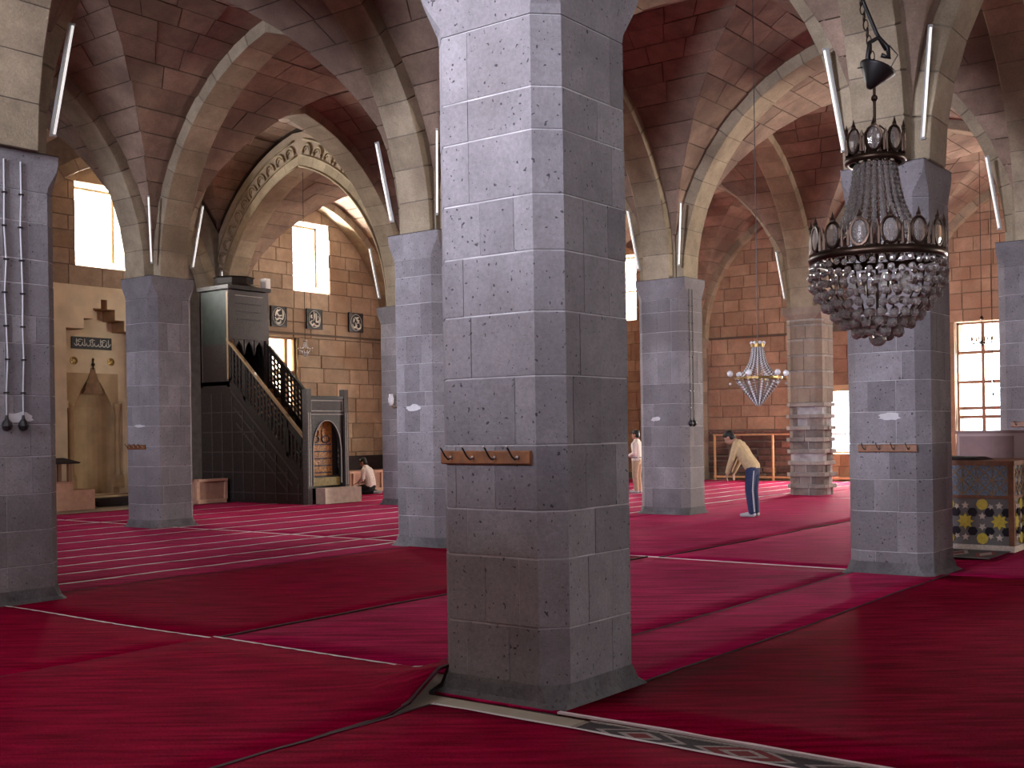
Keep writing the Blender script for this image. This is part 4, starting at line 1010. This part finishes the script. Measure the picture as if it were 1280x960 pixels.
# ------------------------------------------------------------------ chandeliers
def medallion(root, c, ang, w, h, glass=GLASSB):
    """oval crystal in a bronze hoop with a spike, facing outwards"""
    ca, sa = math.cos(ang), math.sin(ang)
    def T(x, y, z): return (c[0] + ca * y - sa * x, c[1] + sa * y + ca * x, c[2] + z)
    m = MB().tube([T(w * math.cos(2 * PI * k / 14), 0, h * math.sin(2 * PI * k / 14)) for k in range(14)], w * .2, 5, True)
    m.tube([T(0, 0, h), T(0, 0, h * 1.25), T(0, 0, h * 1.8)], [w * .32, w * .25, .001], 5)
    m.ball(T(0, 0, h * 1.2), w * .3, 6, 4)
    for s in (-1, 1): m.tube([T(s * w * 1.3, 0, -h), T(s * w * 1.25, 0, h * .2), T(s * w * 1.45, 0, h * .75)], [w * .2, w * .16, .001], 5)
    r = put(m, 'medallion', IRON, root)
    g = MB().ball((0, 0, 0), 1, 10, 6); g.v = [T(x * w * .92, y * w * .3, z * h * .92) for x, y, z in g.v]
    put(g, 'oval_crystal', glass, r, False)
def bead_path(pts, r, n=7, m=4, step=None):
    mb = MB()
    for p in pts: mb.ball(p, r, n, m)
    return mb
def big_chandelier(cx, cy):
    root = empty('crystal_chandelier', (cx, cy, 2.35)); tag(root, 'large dark bronze crystal chandelier hanging before the tile-platform pier', 'chandelier')
    def ring(z, r, h, t=.02): return MB().lathe([(r - t, 0), (r + t, 0), (r + t * 1.4, h * .5), (r + t, h), (r - t, h), (r - t, 0)], 40, (cx, cy, z))
    z1, r1 = 3.76, .215; z2, r2 = 2.99, .50
    def hoop(z, r, h, t):
        rings = [[(cx + rr * math.cos(2 * PI * i / 40), cy + rr * math.sin(2 * PI * i / 40), z + zz) for i in range(40)] for rr, zz in ((r - t, 0), (r + t, 0), (r + t * 1.5, h * .5), (r + t, h), (r - t, h), (r - t, 0))]
        return MB().loft(rings, False)
    put(hoop(z1, r1, .05, .014), 'crown_ring', IRON, root, True); put(hoop(z2, r2, .06, .018), 'crown_ring', IRON, root, True)
    for k in range(8): medallion(root, (cx + r1 * math.cos(2 * PI * k / 8 + .3), cy + r1 * math.sin(2 * PI * k / 8 + .3), z1 + .16), 2 * PI * k / 8 + .3, .06, .095)
    for k in range(14): medallion(root, (cx + r2 * math.cos(2 * PI * k / 14 + .1), cy + r2 * math.sin(2 * PI * k / 14 + .1), z2 + .17), 2 * PI * k / 14 + .1, .068, .10)
    for k in range(22):                                        # strands from the upper to the lower crown
        a = 2 * PI * k / 22; pts = []
        for q in range(18):
            t = q / 17; r = .15 + .08 * t + .18 * t ** 3; pts.append((cx + r * math.cos(a), cy + r * math.sin(a), z1 - .02 - (z1 - z2 - .12) * t))
        put(bead_path(pts, .025), 'bead_strand', GLASSB, root)
    tiers = [(2.95, .50, 44, .026), (2.88, .51, 40, .03), (2.80, .50, 38, .032), (2.72, .46, 34, .034), (2.64, .40, 28, .036), (2.56, .33, 22, .038), (2.50, .25, 16, .042), (2.44, .16, 9, .05)]
    for k, (z, r, n, br) in enumerate(tiers):
        put(bead_path([(cx + r * math.cos(2 * PI * (q + .5 * (k % 2)) / n), cy + r * math.sin(2 * PI * (q + .5 * (k % 2)) / n), z + .008 * math.sin(q * 2.3)) for q in range(n)], br, 7, 5), 'bead_tier', GLASSB, root)
    for k in range(12):                                        # inner dark basket wires
        a = 2 * PI * k / 12; put(MB().tube([(cx + .48 * math.cos(a), cy + .48 * math.sin(a), 2.98), (cx + .45 * math.cos(a), cy + .45 * math.sin(a), 2.78), (cx + .28 * math.cos(a), cy + .28 * math.sin(a), 2.56), (cx, cy, 2.44)], .008, 4), 'basket_wire', IRON, root)
    put(MB().ball((cx, cy, 2.39), .07, 10, 7).ball((cx + .09, cy - .05, 2.42), .055, 10, 6), 'pendant_ball', GLASSB, root, True)
    for k in range(5):
        a = 2 * PI * k / 5; c = (cx + .2 * math.cos(a), cy + .2 * math.sin(a), 2.75)
        put(MB().lathe([(.012, 0), (.03, .02), (.04, .06), (.025, .11), (.015, .13)], 8, c), 'bulb', plain('lamp_bulb', (.6, .57, .5), .2) if k == 0 else D.materials['lamp_bulb'], root)
    put(MB().tube([(cx, cy, 2.5), (cx, cy, 4.40)], .012, 8), 'stem', IRON, root)
    for z in (3.95, 4.05, 4.28): put(MB().ball((cx, cy, z), .028, 8, 5), 'stem_knop', IRON, root)
    for k in range(4):
        a = PI / 2 * k; put(MB().tube([(cx + .2 * math.cos(a), cy + .2 * math.sin(a), z1 + .05), (cx + .14 * math.cos(a), cy + .14 * math.sin(a), z1 + .2), (cx + .04 * math.cos(a), cy + .04 * math.sin(a), z1 + .3), (cx, cy, z1 + .22)], .008, 5), 'scroll_arm', IRON, root)
    # tilted canopy cone, hook, cable and chain
    cone = MB().lathe([(.02, -.10), (.05, -.06), (.14, .06), (.145, .075), (.02, .05)], 20); t = Matrix.Rotation(.42, 3, Vector(fw)) 
    cone.v = [tuple(t @ Vector(p) + Vector((cx, cy, 4.45))) for p in cone.v]; put(cone, 'canopy_cone', BLACK, root, True)
    hx = Vector((cx, cy, 4.5))
    for k in range(14):                                        # chain links, turned crosswise
        c = hx + Vector((0, 0, .05 + k * .062)) - rt * (.012 * k); d = rt if k % 2 else fw
        put(MB().tube([c + d * .018 * math.cos(2 * PI * q / 10) + up * .042 * math.sin(2 * PI * q / 10) for q in range(10)], .006, 5, True), 'chain_link', IRON, root)
    ch = hx + Vector((0, 0, .05 + 14 * .062)) - rt * .17
    put(MB().tube([ch, (ch.x, ch.y, ZS + 3.5)], .01, 5), 'suspension_rod', IRON, root)
    put(MB().tube([hx + rt * .0 + up * .02, hx - rt * .05 + up * .1, hx - rt * .03 + up * .22, hx + rt * .04 + up * .26, hx + rt * .11 + up * .18, hx + rt * .12 + up * .1, hx + rt * .06 + up * .12], .02, 7), 'hook', BLACK, root, True)
    put(MB().tube([hx + rt * .1 + up * .16, hx + rt * .02 + up * .3, hx - rt * .08 + up * .55, hx - rt * .2 + up * .95], .016, 6), 'supply_cable', BLACK, root, True)
    put(MB().tube([hx + rt * .12 + up * .2, hx + rt * .19 + up * .12, hx + rt * .12 + up * .0, hx - rt * .05 + up * .03, hx - rt * .13 + up * .02], .005, 5), 'loose_wire', BLACK, root)
big_chandelier(9.0, 3.22)
def crystal_chandelier(cx, cy, zb, s, ztop, label, beadm=SPARK, arms=True):
    root = empty('crystal_chandelier', (cx, cy, zb)); tag(root, label, 'chandelier')
    zc = zb + .42 * s; zt = zb + .98 * s
    def hoop(z, r, h, t, m, nm):
        rings = [[(cx + rr * math.cos(2 * PI * i / 28), cy + rr * math.sin(2 * PI * i / 28), z + zz) for i in range(28)] for rr, zz in ((r - t, 0), (r + t, 0), (r + t, h), (r - t, h), (r - t, 0))]
        put(MB().loft(rings, False), nm, m, root)
    hoop(zc, .36 * s, .035 * s, .012 * s, BRASS, 'lower_ring'); hoop(zt - .06 * s, .095 * s, .06 * s, .012 * s, BRASS, 'upper_ring')
    n = 30
    for k in range(n):
        a = 2 * PI * k / n; up_, lo_ = [], []
        for q in range(16):
            t = q / 15; r = (.085 + .06 * t + .21 * t ** 3) * s; up_.append((cx + r * math.cos(a), cy + r * math.sin(a), zt - .06 * s - (zt - .06 * s - zc) * t))
        for q in range(12):
            t = q / 11; r = .35 * (1 - t * .9) * s; lo_.append((cx + r * math.cos(a), cy + r * math.sin(a), zc - .40 * s * (t ** .9)))
        put(bead_path(up_, .015 * s, 6, 4), 'bead_strand', beadm if k % 2 else GLASSB, root); put(bead_path(lo_, .019 * s, 6, 4), 'bead_strand', beadm if k % 3 == 0 else GLASSB, root)
    for k in range(8): put(MB().ball((cx + .1 * s * math.cos(PI / 4 * k), cy + .1 * s * math.sin(PI / 4 * k), zt + .01 * s), .028 * s, 6, 5), 'crown_bead', beadm, root)
    if arms:
        for k in range(6):
            a = PI / 3 * k + YAW - PI / 2; x, y = cx + .44 * s * math.cos(a), cy + .44 * s * math.sin(a)
            put(MB().tube([(cx + .36 * s * math.cos(a), cy + .36 * s * math.sin(a), zc), (x, y, zc - .01 * s), (x, y, zc + .05 * s)], .01 * s, 5), 'arm', BRASS, root)
            put(MB().ball((x, y, zc + .09 * s), .05 * s, 8, 6), 'globe', beadm, root, True); put(MB().ball((x, y, zc - .07 * s), .022 * s, 6, 4), 'drop', beadm, root)
    put(MB().tube([(cx, cy, zc), (cx, cy, zt + .05 * s)], .012 * s, 6), 'stem', BRASS, root)
    put(MB().tube([(cx, cy, zt + .05 * s), (cx, cy, ztop)], .007, 5), 'cable', BLACK, root)
crystal_chandelier(16.69 + .05, 7.90, 2.03, 1.0, 8.55, 'bright crystal chandelier hanging beside the bowing man')
crystal_chandelier(20.2, 22.0, 3.66, .42, 8.5, 'tiny clear crystal chandelier hanging before the calligraphy panels', SPARK, True)
def brass_chandelier(cx, cy, zb, s, ztop, label):
    root = empty('brass_chandelier', (cx, cy, zb)); tag(root, label, 'chandelier')
    put(MB().lathe([(.01, 0), (.05 * s, .03 * s), (.03 * s, .1 * s), (.08 * s, .18 * s), (.03 * s, .26 * s), (.02 * s, .5 * s), (.04 * s, .56 * s), (.01, .6 * s)], 12, (cx, cy, zb)), 'body', IRON, root, True)
    for k in range(8):
        a = PI / 4 * k; ca, sa = math.cos(a), math.sin(a)
        put(MB().tube([(cx + ca * r * s, cy + sa * r * s, zb + z * s) for r, z in ((.04, .2), (.2, .08), (.38, .12), (.42, .24))], .018 * s, 5), 'arm', IRON, root)
        put(MB().lathe([(.02 * s, 0), (.06 * s, .02 * s), (.06 * s, .04 * s), (.025 * s, .05 * s), (.03 * s, .12 * s), (.012 * s, .16 * s)], 8, (cx + ca * .42 * s, cy + sa * .42 * s, zb + .24 * s)), 'candle_cup', BRASS, root)
    put(MB().tube([(cx, cy, zb + .58 * s), (cx, cy, ztop)], .008, 5), 'cable', BLACK, root)
    put(MB().lathe([(.02, 0), (.09 * s, .02), (.03 * s, .09)], 8, (cx, cy, zb + 1.1 * s)), 'rose', IRON, root)
brass_chandelier(30.7, 8.3, 3.68, .62, 8.66, 'small dark brass chandelier hanging against the tall window')
brass_chandelier(32.9, 8.62, 2.45, .33, 8.4, 'tiny brass hanging lamp low against the tall window')
# glass wall lamp on a pier
wl = empty('wall_lamp', (19.6, 18.35, 2.3)); tag(wl, 'small clear glass wall lamp on the glass-lamp pier', 'lamp')
put(MB().tube([(19.61, 18.3, 2.28), (19.5, 18.3, 2.26), (19.42, 18.3, 2.34)], .014, 6), 'bracket', BRASS, wl); put(MB().lathe([(.03, 0), (.06, .03), (.07, .14), (.045, .2), (.05, .24)], 12, (19.42, 18.3, 2.34)), 'glass_shade', SPARK, wl, True)
put(MB().lathe([(.05, 0), (.05, .02)], 10, (19.42, 18.3, 2.32)), 'dish', STEEL, wl)

# ------------------------------------------------------------------ railing at the end wall
def railing(v0, v1, posts, label):
    root = empty('wooden_railing', (33.4, (v0 + v1) / 2, 0)); tag(root, label, 'railing', 'wooden railings at the end wall')
    RW_ = D.materials.get('railing_wood') or plain('railing_wood', (.55, .30, .13), .5, noise=.15)
    put(MB().box(33.38, 33.42, v0, v1, 1.44, 1.485), 'top_rail', RW_, root); put(MB().box(33.375, 33.425, v0, v1, .10, .16), 'bottom_rail', RW_, root)
    for p in posts: put(MB().box(33.36, 33.44, p - .022, p + .022, .015, 1.485), 'post', RW_, root)
railing(14.25, 17.35, (14.28, 15.3, 17.3), 'orange wooden railing before the rough red masonry')
railing(12.3, 13.95, (12.33, 13.9), 'orange wooden railing under the bright low window')

# ------------------------------------------------------------------ tiled platform and rose cabinet
tp = empty('tiled_platform', (16.8, 4.6, 0)); tag(tp, 'square tiled platform with yellow star tiles and wooden lattice band', 'platform')
TX, TY0, TY1, TXE = 15.85, 3.93, 5.75, 17.2
put(MB().box(TX + .02, TXE, TY0 + .02, TY1, .1, 1.17), 'core', plain('tile_ground', (.15, .13, .12), .4), tp)
put(MB().box(TX - .02, TXE, TY0 - .02, TY1 + .02, .02, .10), 'plinth', CRM, tp)
put(MB().box(TX - .03, TXE, TY0 - .03, TY1 + .03, 1.15, 1.21), 'top_board', WOOD, tp)
put(MB().box(TX - .015, TX + .03, TY0 - .015, TY1, .715, .755), 'mid_rail', WOOD, tp); put(MB().box(TX - .015, TXE, TY0 - .015, TY0 + .03, .715, .755), 'mid_rail', WOOD, tp)
put(MB().box(TX - .018, TX + .05, TY0 - .018, TY0 + .05, .1, 1.17), 'corner_post', WOOD, tp)
put(MB().box(TX, TX + .02, TY0 + .05, TY1, .755, 1.15), 'lattice_ground', BLUET, tp); put(MB().box(TX + .05, TXE, TY0, TY0 + .02, .755, 1.15), 'lattice_ground', BLUET, tp)
def face_poly(face, pts, t, nm, mat, off=0.0):
    """flat tile on one of the two visible faces; pts in (along, z)"""
    if face == 'x': put(MB().prismx(pts, TX - t, TX + .025), nm, mat, tp)
    else: put(MB().prismy(pts, TY0 - t, TY0 + .025), nm, mat, tp)
def star(c, z, n, r1, r2, rot=0.0): return [(c + (r1 if k % 2 == 0 else r2) * math.cos(PI * k / n + rot), z + (r1 if k % 2 == 0 else r2) * math.sin(PI * k / n + rot)) for k in range(2 * n)]
for face, a0, a1 in (('x', TY0 + .06, TY1 - .02), ('y', TX + .08, TXE - .03)):
    p = .215; k = 0
    while a0 + k * p < a1:
        a = a0 + .0 + k * p + .02
        if a + .1 > a1: break
        if k % 2 == 0:
            face_poly(face, star(a + .09, .41, 8, .112, .066), .004, 'star_tile', YEL)
            for z in (.20, .62): face_poly(face, star(a + .09, z, 5, .052, .024, PI / 2), .003, 'star_tile', CRM)
        else:
            for z in (.185, .635): face_poly(face, star(a + .09, z, 8, .075, .070), .004, 'round_tile', YEL)
            face_poly(face, star(a + .09, .48, 5, .052, .024, PI / 2), .003, 'star_tile', CRM); face_poly(face, star(a + .09, .34, 5, .052, .024, -PI / 2), .003, 'star_tile', CRM)
        if k % 2 == 0:
            for dz in (-.13, .13): face_poly(face, star(a + .09 + .107, .41 + dz * 1.5, 5, .04, .02, 1.1), .0025, 'star_tile', CRM)
        for z in (.28, .53): face_poly(face, star(a + .0, z, 6, .062, .056), .002, 'dark_tile', BLK)
        k += 1
    def bar(a, z, b, y, w=.008):
        d = Vector((b - a, y - z)); nn = Vector((-d.y, d.x)).normalized() * w
        face_poly(face, [(a + nn.x, z + nn.y), (b + nn.x, y + nn.y), (b - nn.x, y - nn.y), (a - nn.x, z - nn.y)], .014, 'lattice_bar', EDGEW)
    k = 0
    while a0 + (k + 1) * .19 < a1 + .02:
        a = a0 + k * .19; b = a + .19
        bar(a, .76, b, .955); bar(a, .955, b, .76); bar(a, .955, b, 1.148); bar(a, 1.148, b, .955); bar(a, .955, b, .955, .005); bar(a, .76, a, 1.148, .005)
        k += 1
    k = 0
    while a0 + k * .095 < a1 - .05:
        for z in (.81, .905, 1.0, 1.095): face_poly(face, star(a0 + .048 + k * .095, z, 4, .026, .016, .4 * (k % 2)), .006, 'tile_chip', BLUET)
        k += 1
cb = empty('cabinet', (17.6, 4.2, 0)); tag(cb, 'rose coloured cabinet with drawers behind the tiled platform', 'cabinet')
CX = 17.35
put(MB().box(CX, 17.9, 2.6, 5.06, .02, 1.56), 'body', CABL, cb); put(MB().box(CX - .02, 17.92, 2.58, 5.08, 1.56, 1.60), 'top', CABW, cb)
put(MB().box(CX - .018, CX, 4.28, 5.02, .1, 1.52), 'side_panel', CABW, cb)
for v0, v1 in ((3.45, 4.12), (2.66, 3.38)):
    for z0, z1 in ((1.36, 1.52), (1.16, 1.31), (.96, 1.11), (.1, .9)):
        dd = put(MB().box(CX - .018, CX, v0, v1, z0, z1), 'drawer', CABW, cb); put(MB().tube([(CX - .02, (v0 + v1) / 2 - .06, (z0 + z1) / 2), (CX - .045, (v0 + v1) / 2 - .05, (z0 + z1) / 2), (CX - .045, (v0 + v1) / 2 + .05, (z0 + z1) / 2), (CX - .02, (v0 + v1) / 2 + .06, (z0 + z1) / 2)], .007, 5), 'handle', STEEL, dd)
tag(put(MB().loft([[(15.95, 4.35, 1.212), (16.6, 4.35, 1.212), (16.6, 5.5, 1.212), (15.95, 5.5, 1.212)], [(16.0, 4.45, 1.25), (16.55, 4.45, 1.25), (16.55, 5.4, 1.27), (16.0, 5.4, 1.27)]]), 'folded_cloth', DKCLOTH), 'dark folded cloth lying on top of the tiled platform', 'cloth')

# ------------------------------------------------------------------ people
def limb(mb, pts, rr, n=10):
    mb.tube(pts, rr, n)
    for p, r in zip(pts, rr): mb.ball(p, r, n, 6)
def finish(mb, name, mat, parent, vox):
    o = loc(mb, name, mat, parent, True); m = o.modifiers.new('skin', 'REMESH'); m.mode = 'VOXEL'; m.voxel_size = vox; m.use_smooth_shade = True
    s = o.modifiers.new('soft', 'SMOOTH'); s.factor = .5; s.iterations = 3; return o
def hand(mb, w, fwd, side, down):
    """palm and five bent fingers; fwd = finger direction, side = thumb side, down = palm normal"""
    w, fwd, side, down = Vector(w), Vector(fwd).normalized(), Vector(side).normalized(), Vector(down).normalized()
    pc = w + fwd * .05
    for s in (-.028, 0, .028): limb(mb, [w + side * s * .6, pc + side * s, w + fwd * .085 + side * s], [.019, .018, .014], 8)
    for s, l in ((.032, .070), (.011, .080), (-.011, .075), (-.031, .058)):
        a = w + fwd * .085 + side * s; limb(mb, [a, a + fwd * l * .5 + down * .012, a + fwd * l + down * .035], [.0095, .0088, .0075], 8)
    a = w + fwd * .025 + side * .028; limb(mb, [a, a + side * .025 + fwd * .03, a + side * .03 + fwd * .065 + down * .01], [.012, .0105, .0085], 8)
def head(mb, c, f, u):
    c, f, u = Vector(c), Vector(f).normalized(), Vector(u).normalized(); s = f.cross(u)
    def E(o, r, a, b, cc): 
        t = MB().ball((0, 0, 0), r, 16, 12); mb.add([o + s * (p[0] * a) + f * (p[1] * b) + u * (p[2] * cc) for p in t.v], t.f)
    E(c + u * .02, .1, .78, .98, 1.0); E(c + f * .035 - u * .055, .07, .82, .85, 1.0); E(c + f * .06 - u * .095, .035, .9, .8, .7)
    E(c + f * .102 - u * .02, .02, .7, 1.1, 1.5); E(c + f * .092 - u * .062, .016, 1.6, .7, .5)
    for q in (-1, 1): E(c + s * q * .082 - u * .01 - f * .005, .028, .35, .7, 1.1); E(c + s * q * .034 + f * .083 + u * .012, .014, 1.2, .7, .6)
def hair(mb, c, f, u):
    c, f, u = Vector(c), Vector(f).normalized(), Vector(u).normalized(); s = f.cross(u)
    for o, r, a, b, cc in ((c + u * .045 - f * .015, .105, .84, .98, .85), (c - f * .045 - u * .01, .085, .95, .75, 1.05), (c + u * .09 + f * .05, .05, 1.2, .9, .6)):
        t = MB().ball((0, 0, 0), r, 16, 12); mb.add([o + s * (p[0] * a) + f * (p[1] * b) + u * (p[2] * cc) for p in t.v], t.f)
def bowing():
    r = empty('person', (19.78, 9.5, .035), 0.10); tag(r, 'man in beige shirt and blue trousers bowing in prayer', 'person')
    hip = Vector((0, -.02, .93)); ch = Vector((0, .20, 1.24)); nk = Vector((0, .30, 1.40)); hd = Vector((0, .42, 1.475)); f, u = Vector((0, .80, -.60)), Vector((0, .60, .80))
    def body(mb, e, arms=True, legs=True, torso=True):
        if torso:
            for s in (-.07, 0, .07): limb(mb, [hip + Vector((s, 0, .0)), hip.lerp(ch, .5) + Vector((s, 0, 0)), ch + Vector((s * 1.35, 0, 0)), nk + Vector((s * .6, -.05, -.04))], [.115 + e, .105 + e, .115 + e, .07 + e])
        if arms:
            for s in (-1, 1): limb(mb, [(s * .17, .23, 1.33), (s * .215, .30, 1.06), (s * .17, .40, .83)], [.062 + e, .05 + e, .036 + e])
        if legs:
            for s in (-1, 1): limb(mb, [(s * .085, -.03, .90), (s * .10, .0, .50), (s * .10, -.04, .09)], [.10 + e, .078 + e, .058 + e])
    b = MB(); body(b, -.012); limb(b, [nk, hd - u * .05], [.058, .055]); head(b, hd, f, u)
    for s in (-1, 1): hand(b, (s * .17, .40, .82), (0, .22, -1), (-s, .1, 0), (0, -1, -.2)); limb(b, [(s * .1, -.06, .045), (s * .105, .06, .04), (s * .11, .15, .03)], [.045, .04, .03])
    finish(b, 'body', SKIN, r, .0095)
    t = MB(); body(t, .012, True, False); finish(t, 'shirt', SHIRTB, r, .014)
    t = MB(); body(t, .012, False, True, False); limb(t, [hip + Vector((-.06, -.005, -.06)), hip + Vector((.06, -.005, -.06))], [.122, .122]); finish(t, 'trousers', BLUEPANT, r, .014)
    t = MB(); hair(t, hd, f, u); finish(t, 'hair', HAIR, r, .012)
    t = MB().tube([(-.15, -.10, .86), (-.155, -.075, .5), (-.145, -.10, .1)], .014, 6); loc(t, 'side_stripe', SOCK, r)
    t = MB()
    for s in (-1, 1): limb(t, [(s * .1, -.065, .045), (s * .105, .06, .04), (s * .11, .16, .032)], [.050, .046, .036])
    finish(t, 'socks', SOCK, r, .012)
def standing():
    r = empty('person', (26.03, 15.75, .02), .15); tag(r, 'man in white shirt and khaki trousers standing behind the dark-cabled pier', 'person')
    f, u = Vector((0, .95, -.2)), Vector((0, .15, 1)); hd = Vector((0, .03, 1.52))
    def body(mb, e, arms=True, legs=True, torso=True):
        if torso:
            for s in (-.07, 0, .07): limb(mb, [(s, 0, .86), (s, -.01, 1.05), (s * 1.5, 0, 1.24), (s * .7, .0, 1.35)], [.11 + e, .105 + e, .11 + e, .065 + e])
        if arms:
            for s in (-1, 1): limb(mb, [(s * .185, 0, 1.28), (s * .23, -.02, 1.04), (s * .10, .16, .98)], [.058 + e, .047 + e, .034 + e])
        if legs:
            for s in (-1, 1): limb(mb, [(s * .085, 0, .82), (s * .10, .02, .46), (s * .10, -.02, .09)], [.098 + e, .068 + e, .05 + e])
    b = MB(); body(b, -.012); limb(b, [(0, 0, 1.33), (0, .01, 1.46)], [.056, .055]); head(b, hd, f, u)
    for s in (-1, 1): hand(b, (s * .10, .16, .98), (-s, .25, 0), (0, 0, 1), (0, -1, 0)); limb(b, [(s * .1, -.04, .04), (s * .11, .13, .03)], [.042, .03])
    finish(b, 'body', SKIN, r, .0095)
    t = MB(); body(t, .012, True, False); finish(t, 'shirt', SHIRTW, r, .014)
    t = MB(); body(t, .014, False, True, False); limb(t, [(-.06, 0, .86), (.06, 0, .86)], [.13, .13]); finish(t, 'trousers', KHAKI, r, .014)
    t = MB(); hair(t, hd, f, u); finish(t, 'hair', HAIR, r, .012)
    t = MB()
    for s in (-1, 1): limb(t, [(s * .1, -.045, .045), (s * .11, .15, .034)], [.05, .036])
    finish(t, 'socks', SOCK, r, .012)
    t = MB().tube([(.142 * math.cos(2 * PI * k / 16) * 1.3, .128 * math.sin(2 * PI * k / 16), .93) for k in range(16)], .014, 6, True); loc(t, 'belt', DKPANT, r)
def kneeling():
    r = empty('person', (22.75, 22.35, .02), .3); tag(r, 'man in pale shirt kneeling on the carpet beside the pulpit', 'person')
    f, u = Vector((0, .9, -.42)), Vector((0, .42, .9)); hd = Vector((0, .13, .87))
    def body(mb, e, arms=True, legs=True, torso=True):
        if torso:
            for s in (-.07, 0, .07): limb(mb, [(s, -.07, .25), (s, -.05, .43), (s * 1.5, .02, .62), (s * .7, .06, .72)], [.12 + e, .112 + e, .112 + e, .068 + e])
        if arms:
            for s in (-1, 1): limb(mb, [(s * .19, .03, .66), (s * .24, .04, .44), (s * .14, .22, .32)], [.06 + e, .048 + e, .035 + e])
        if legs:
            for s in (-1, 1): limb(mb, [(s * .09, -.06, .20), (s * .15, .34, .13), (s * .14, .36, .09), (s * .11, .0, .07), (s * .08, -.2, .065)], [.10 + e, .075 + e, .065 + e, .055 + e, .042 + e])
    b = MB(); body(b, -.012); limb(b, [(0, .06, .70), (0, .10, .81)], [.057, .055]); head(b, hd, f, u)
    for s in (-1, 1): hand(b, (s * .14, .22, .315), (0, 1, -.25), (-s, 0, 0), (0, 0, -1)); limb(b, [(s * .08, -.2, .06), (s * .06, -.36, .045)], [.04, .032])
    finish(b, 'body', SKIN, r, .0095)
    t = MB(); body(t, .012, True, False); finish(t, 'shirt', SHIRTW, r, .014)
    t = MB(); body(t, .014, False, True, False); limb(t, [(-.06, -.07, .22), (.06, -.07, .22)], [.13, .13]); finish(t, 'trousers', DKPANT, r, .014)
    t = MB(); hair(t, hd, f, u); finish(t, 'hair', HAIR, r, .012)
    t = MB()
    for s in (-1, 1): limb(t, [(s * .08, -.2, .06), (s * .06, -.37, .047)], [.048, .038])
    finish(t, 'socks', SOCK, r, .012)
bowing(); standing(); kneeling()

# small dark kilim before the tiled platform
k2 = empty('kilim', (15.3, 4.6, 0)); tag(k2, 'small dark patterned kilim on the carpet before the tiled platform', 'rug')
put(MB().box(14.75, 15.78, 3.95, 5.3, .036, .044), 'weave', KIL1, k2)
for k in range(4):
    y = 4.12 + k * .34; put(MB().prism([(15.27 - .4, y), (15.27, y - .13), (15.27 + .4, y), (15.27, y + .13)], .044, .0455), 'motif', KIL2 if k % 2 else KIL3, k2)
    put(MB().prism([(15.27 - .25, y), (15.27, y - .08), (15.27 + .25, y), (15.27, y + .08)], .0455, .0465), 'motif', KIL3 if k % 2 else KIL2, k2)
for x in (14.77, 15.72): put(MB().box(x, x + .04, 3.95, 5.3, .044, .0455), 'edge_band', KIL2, k2)
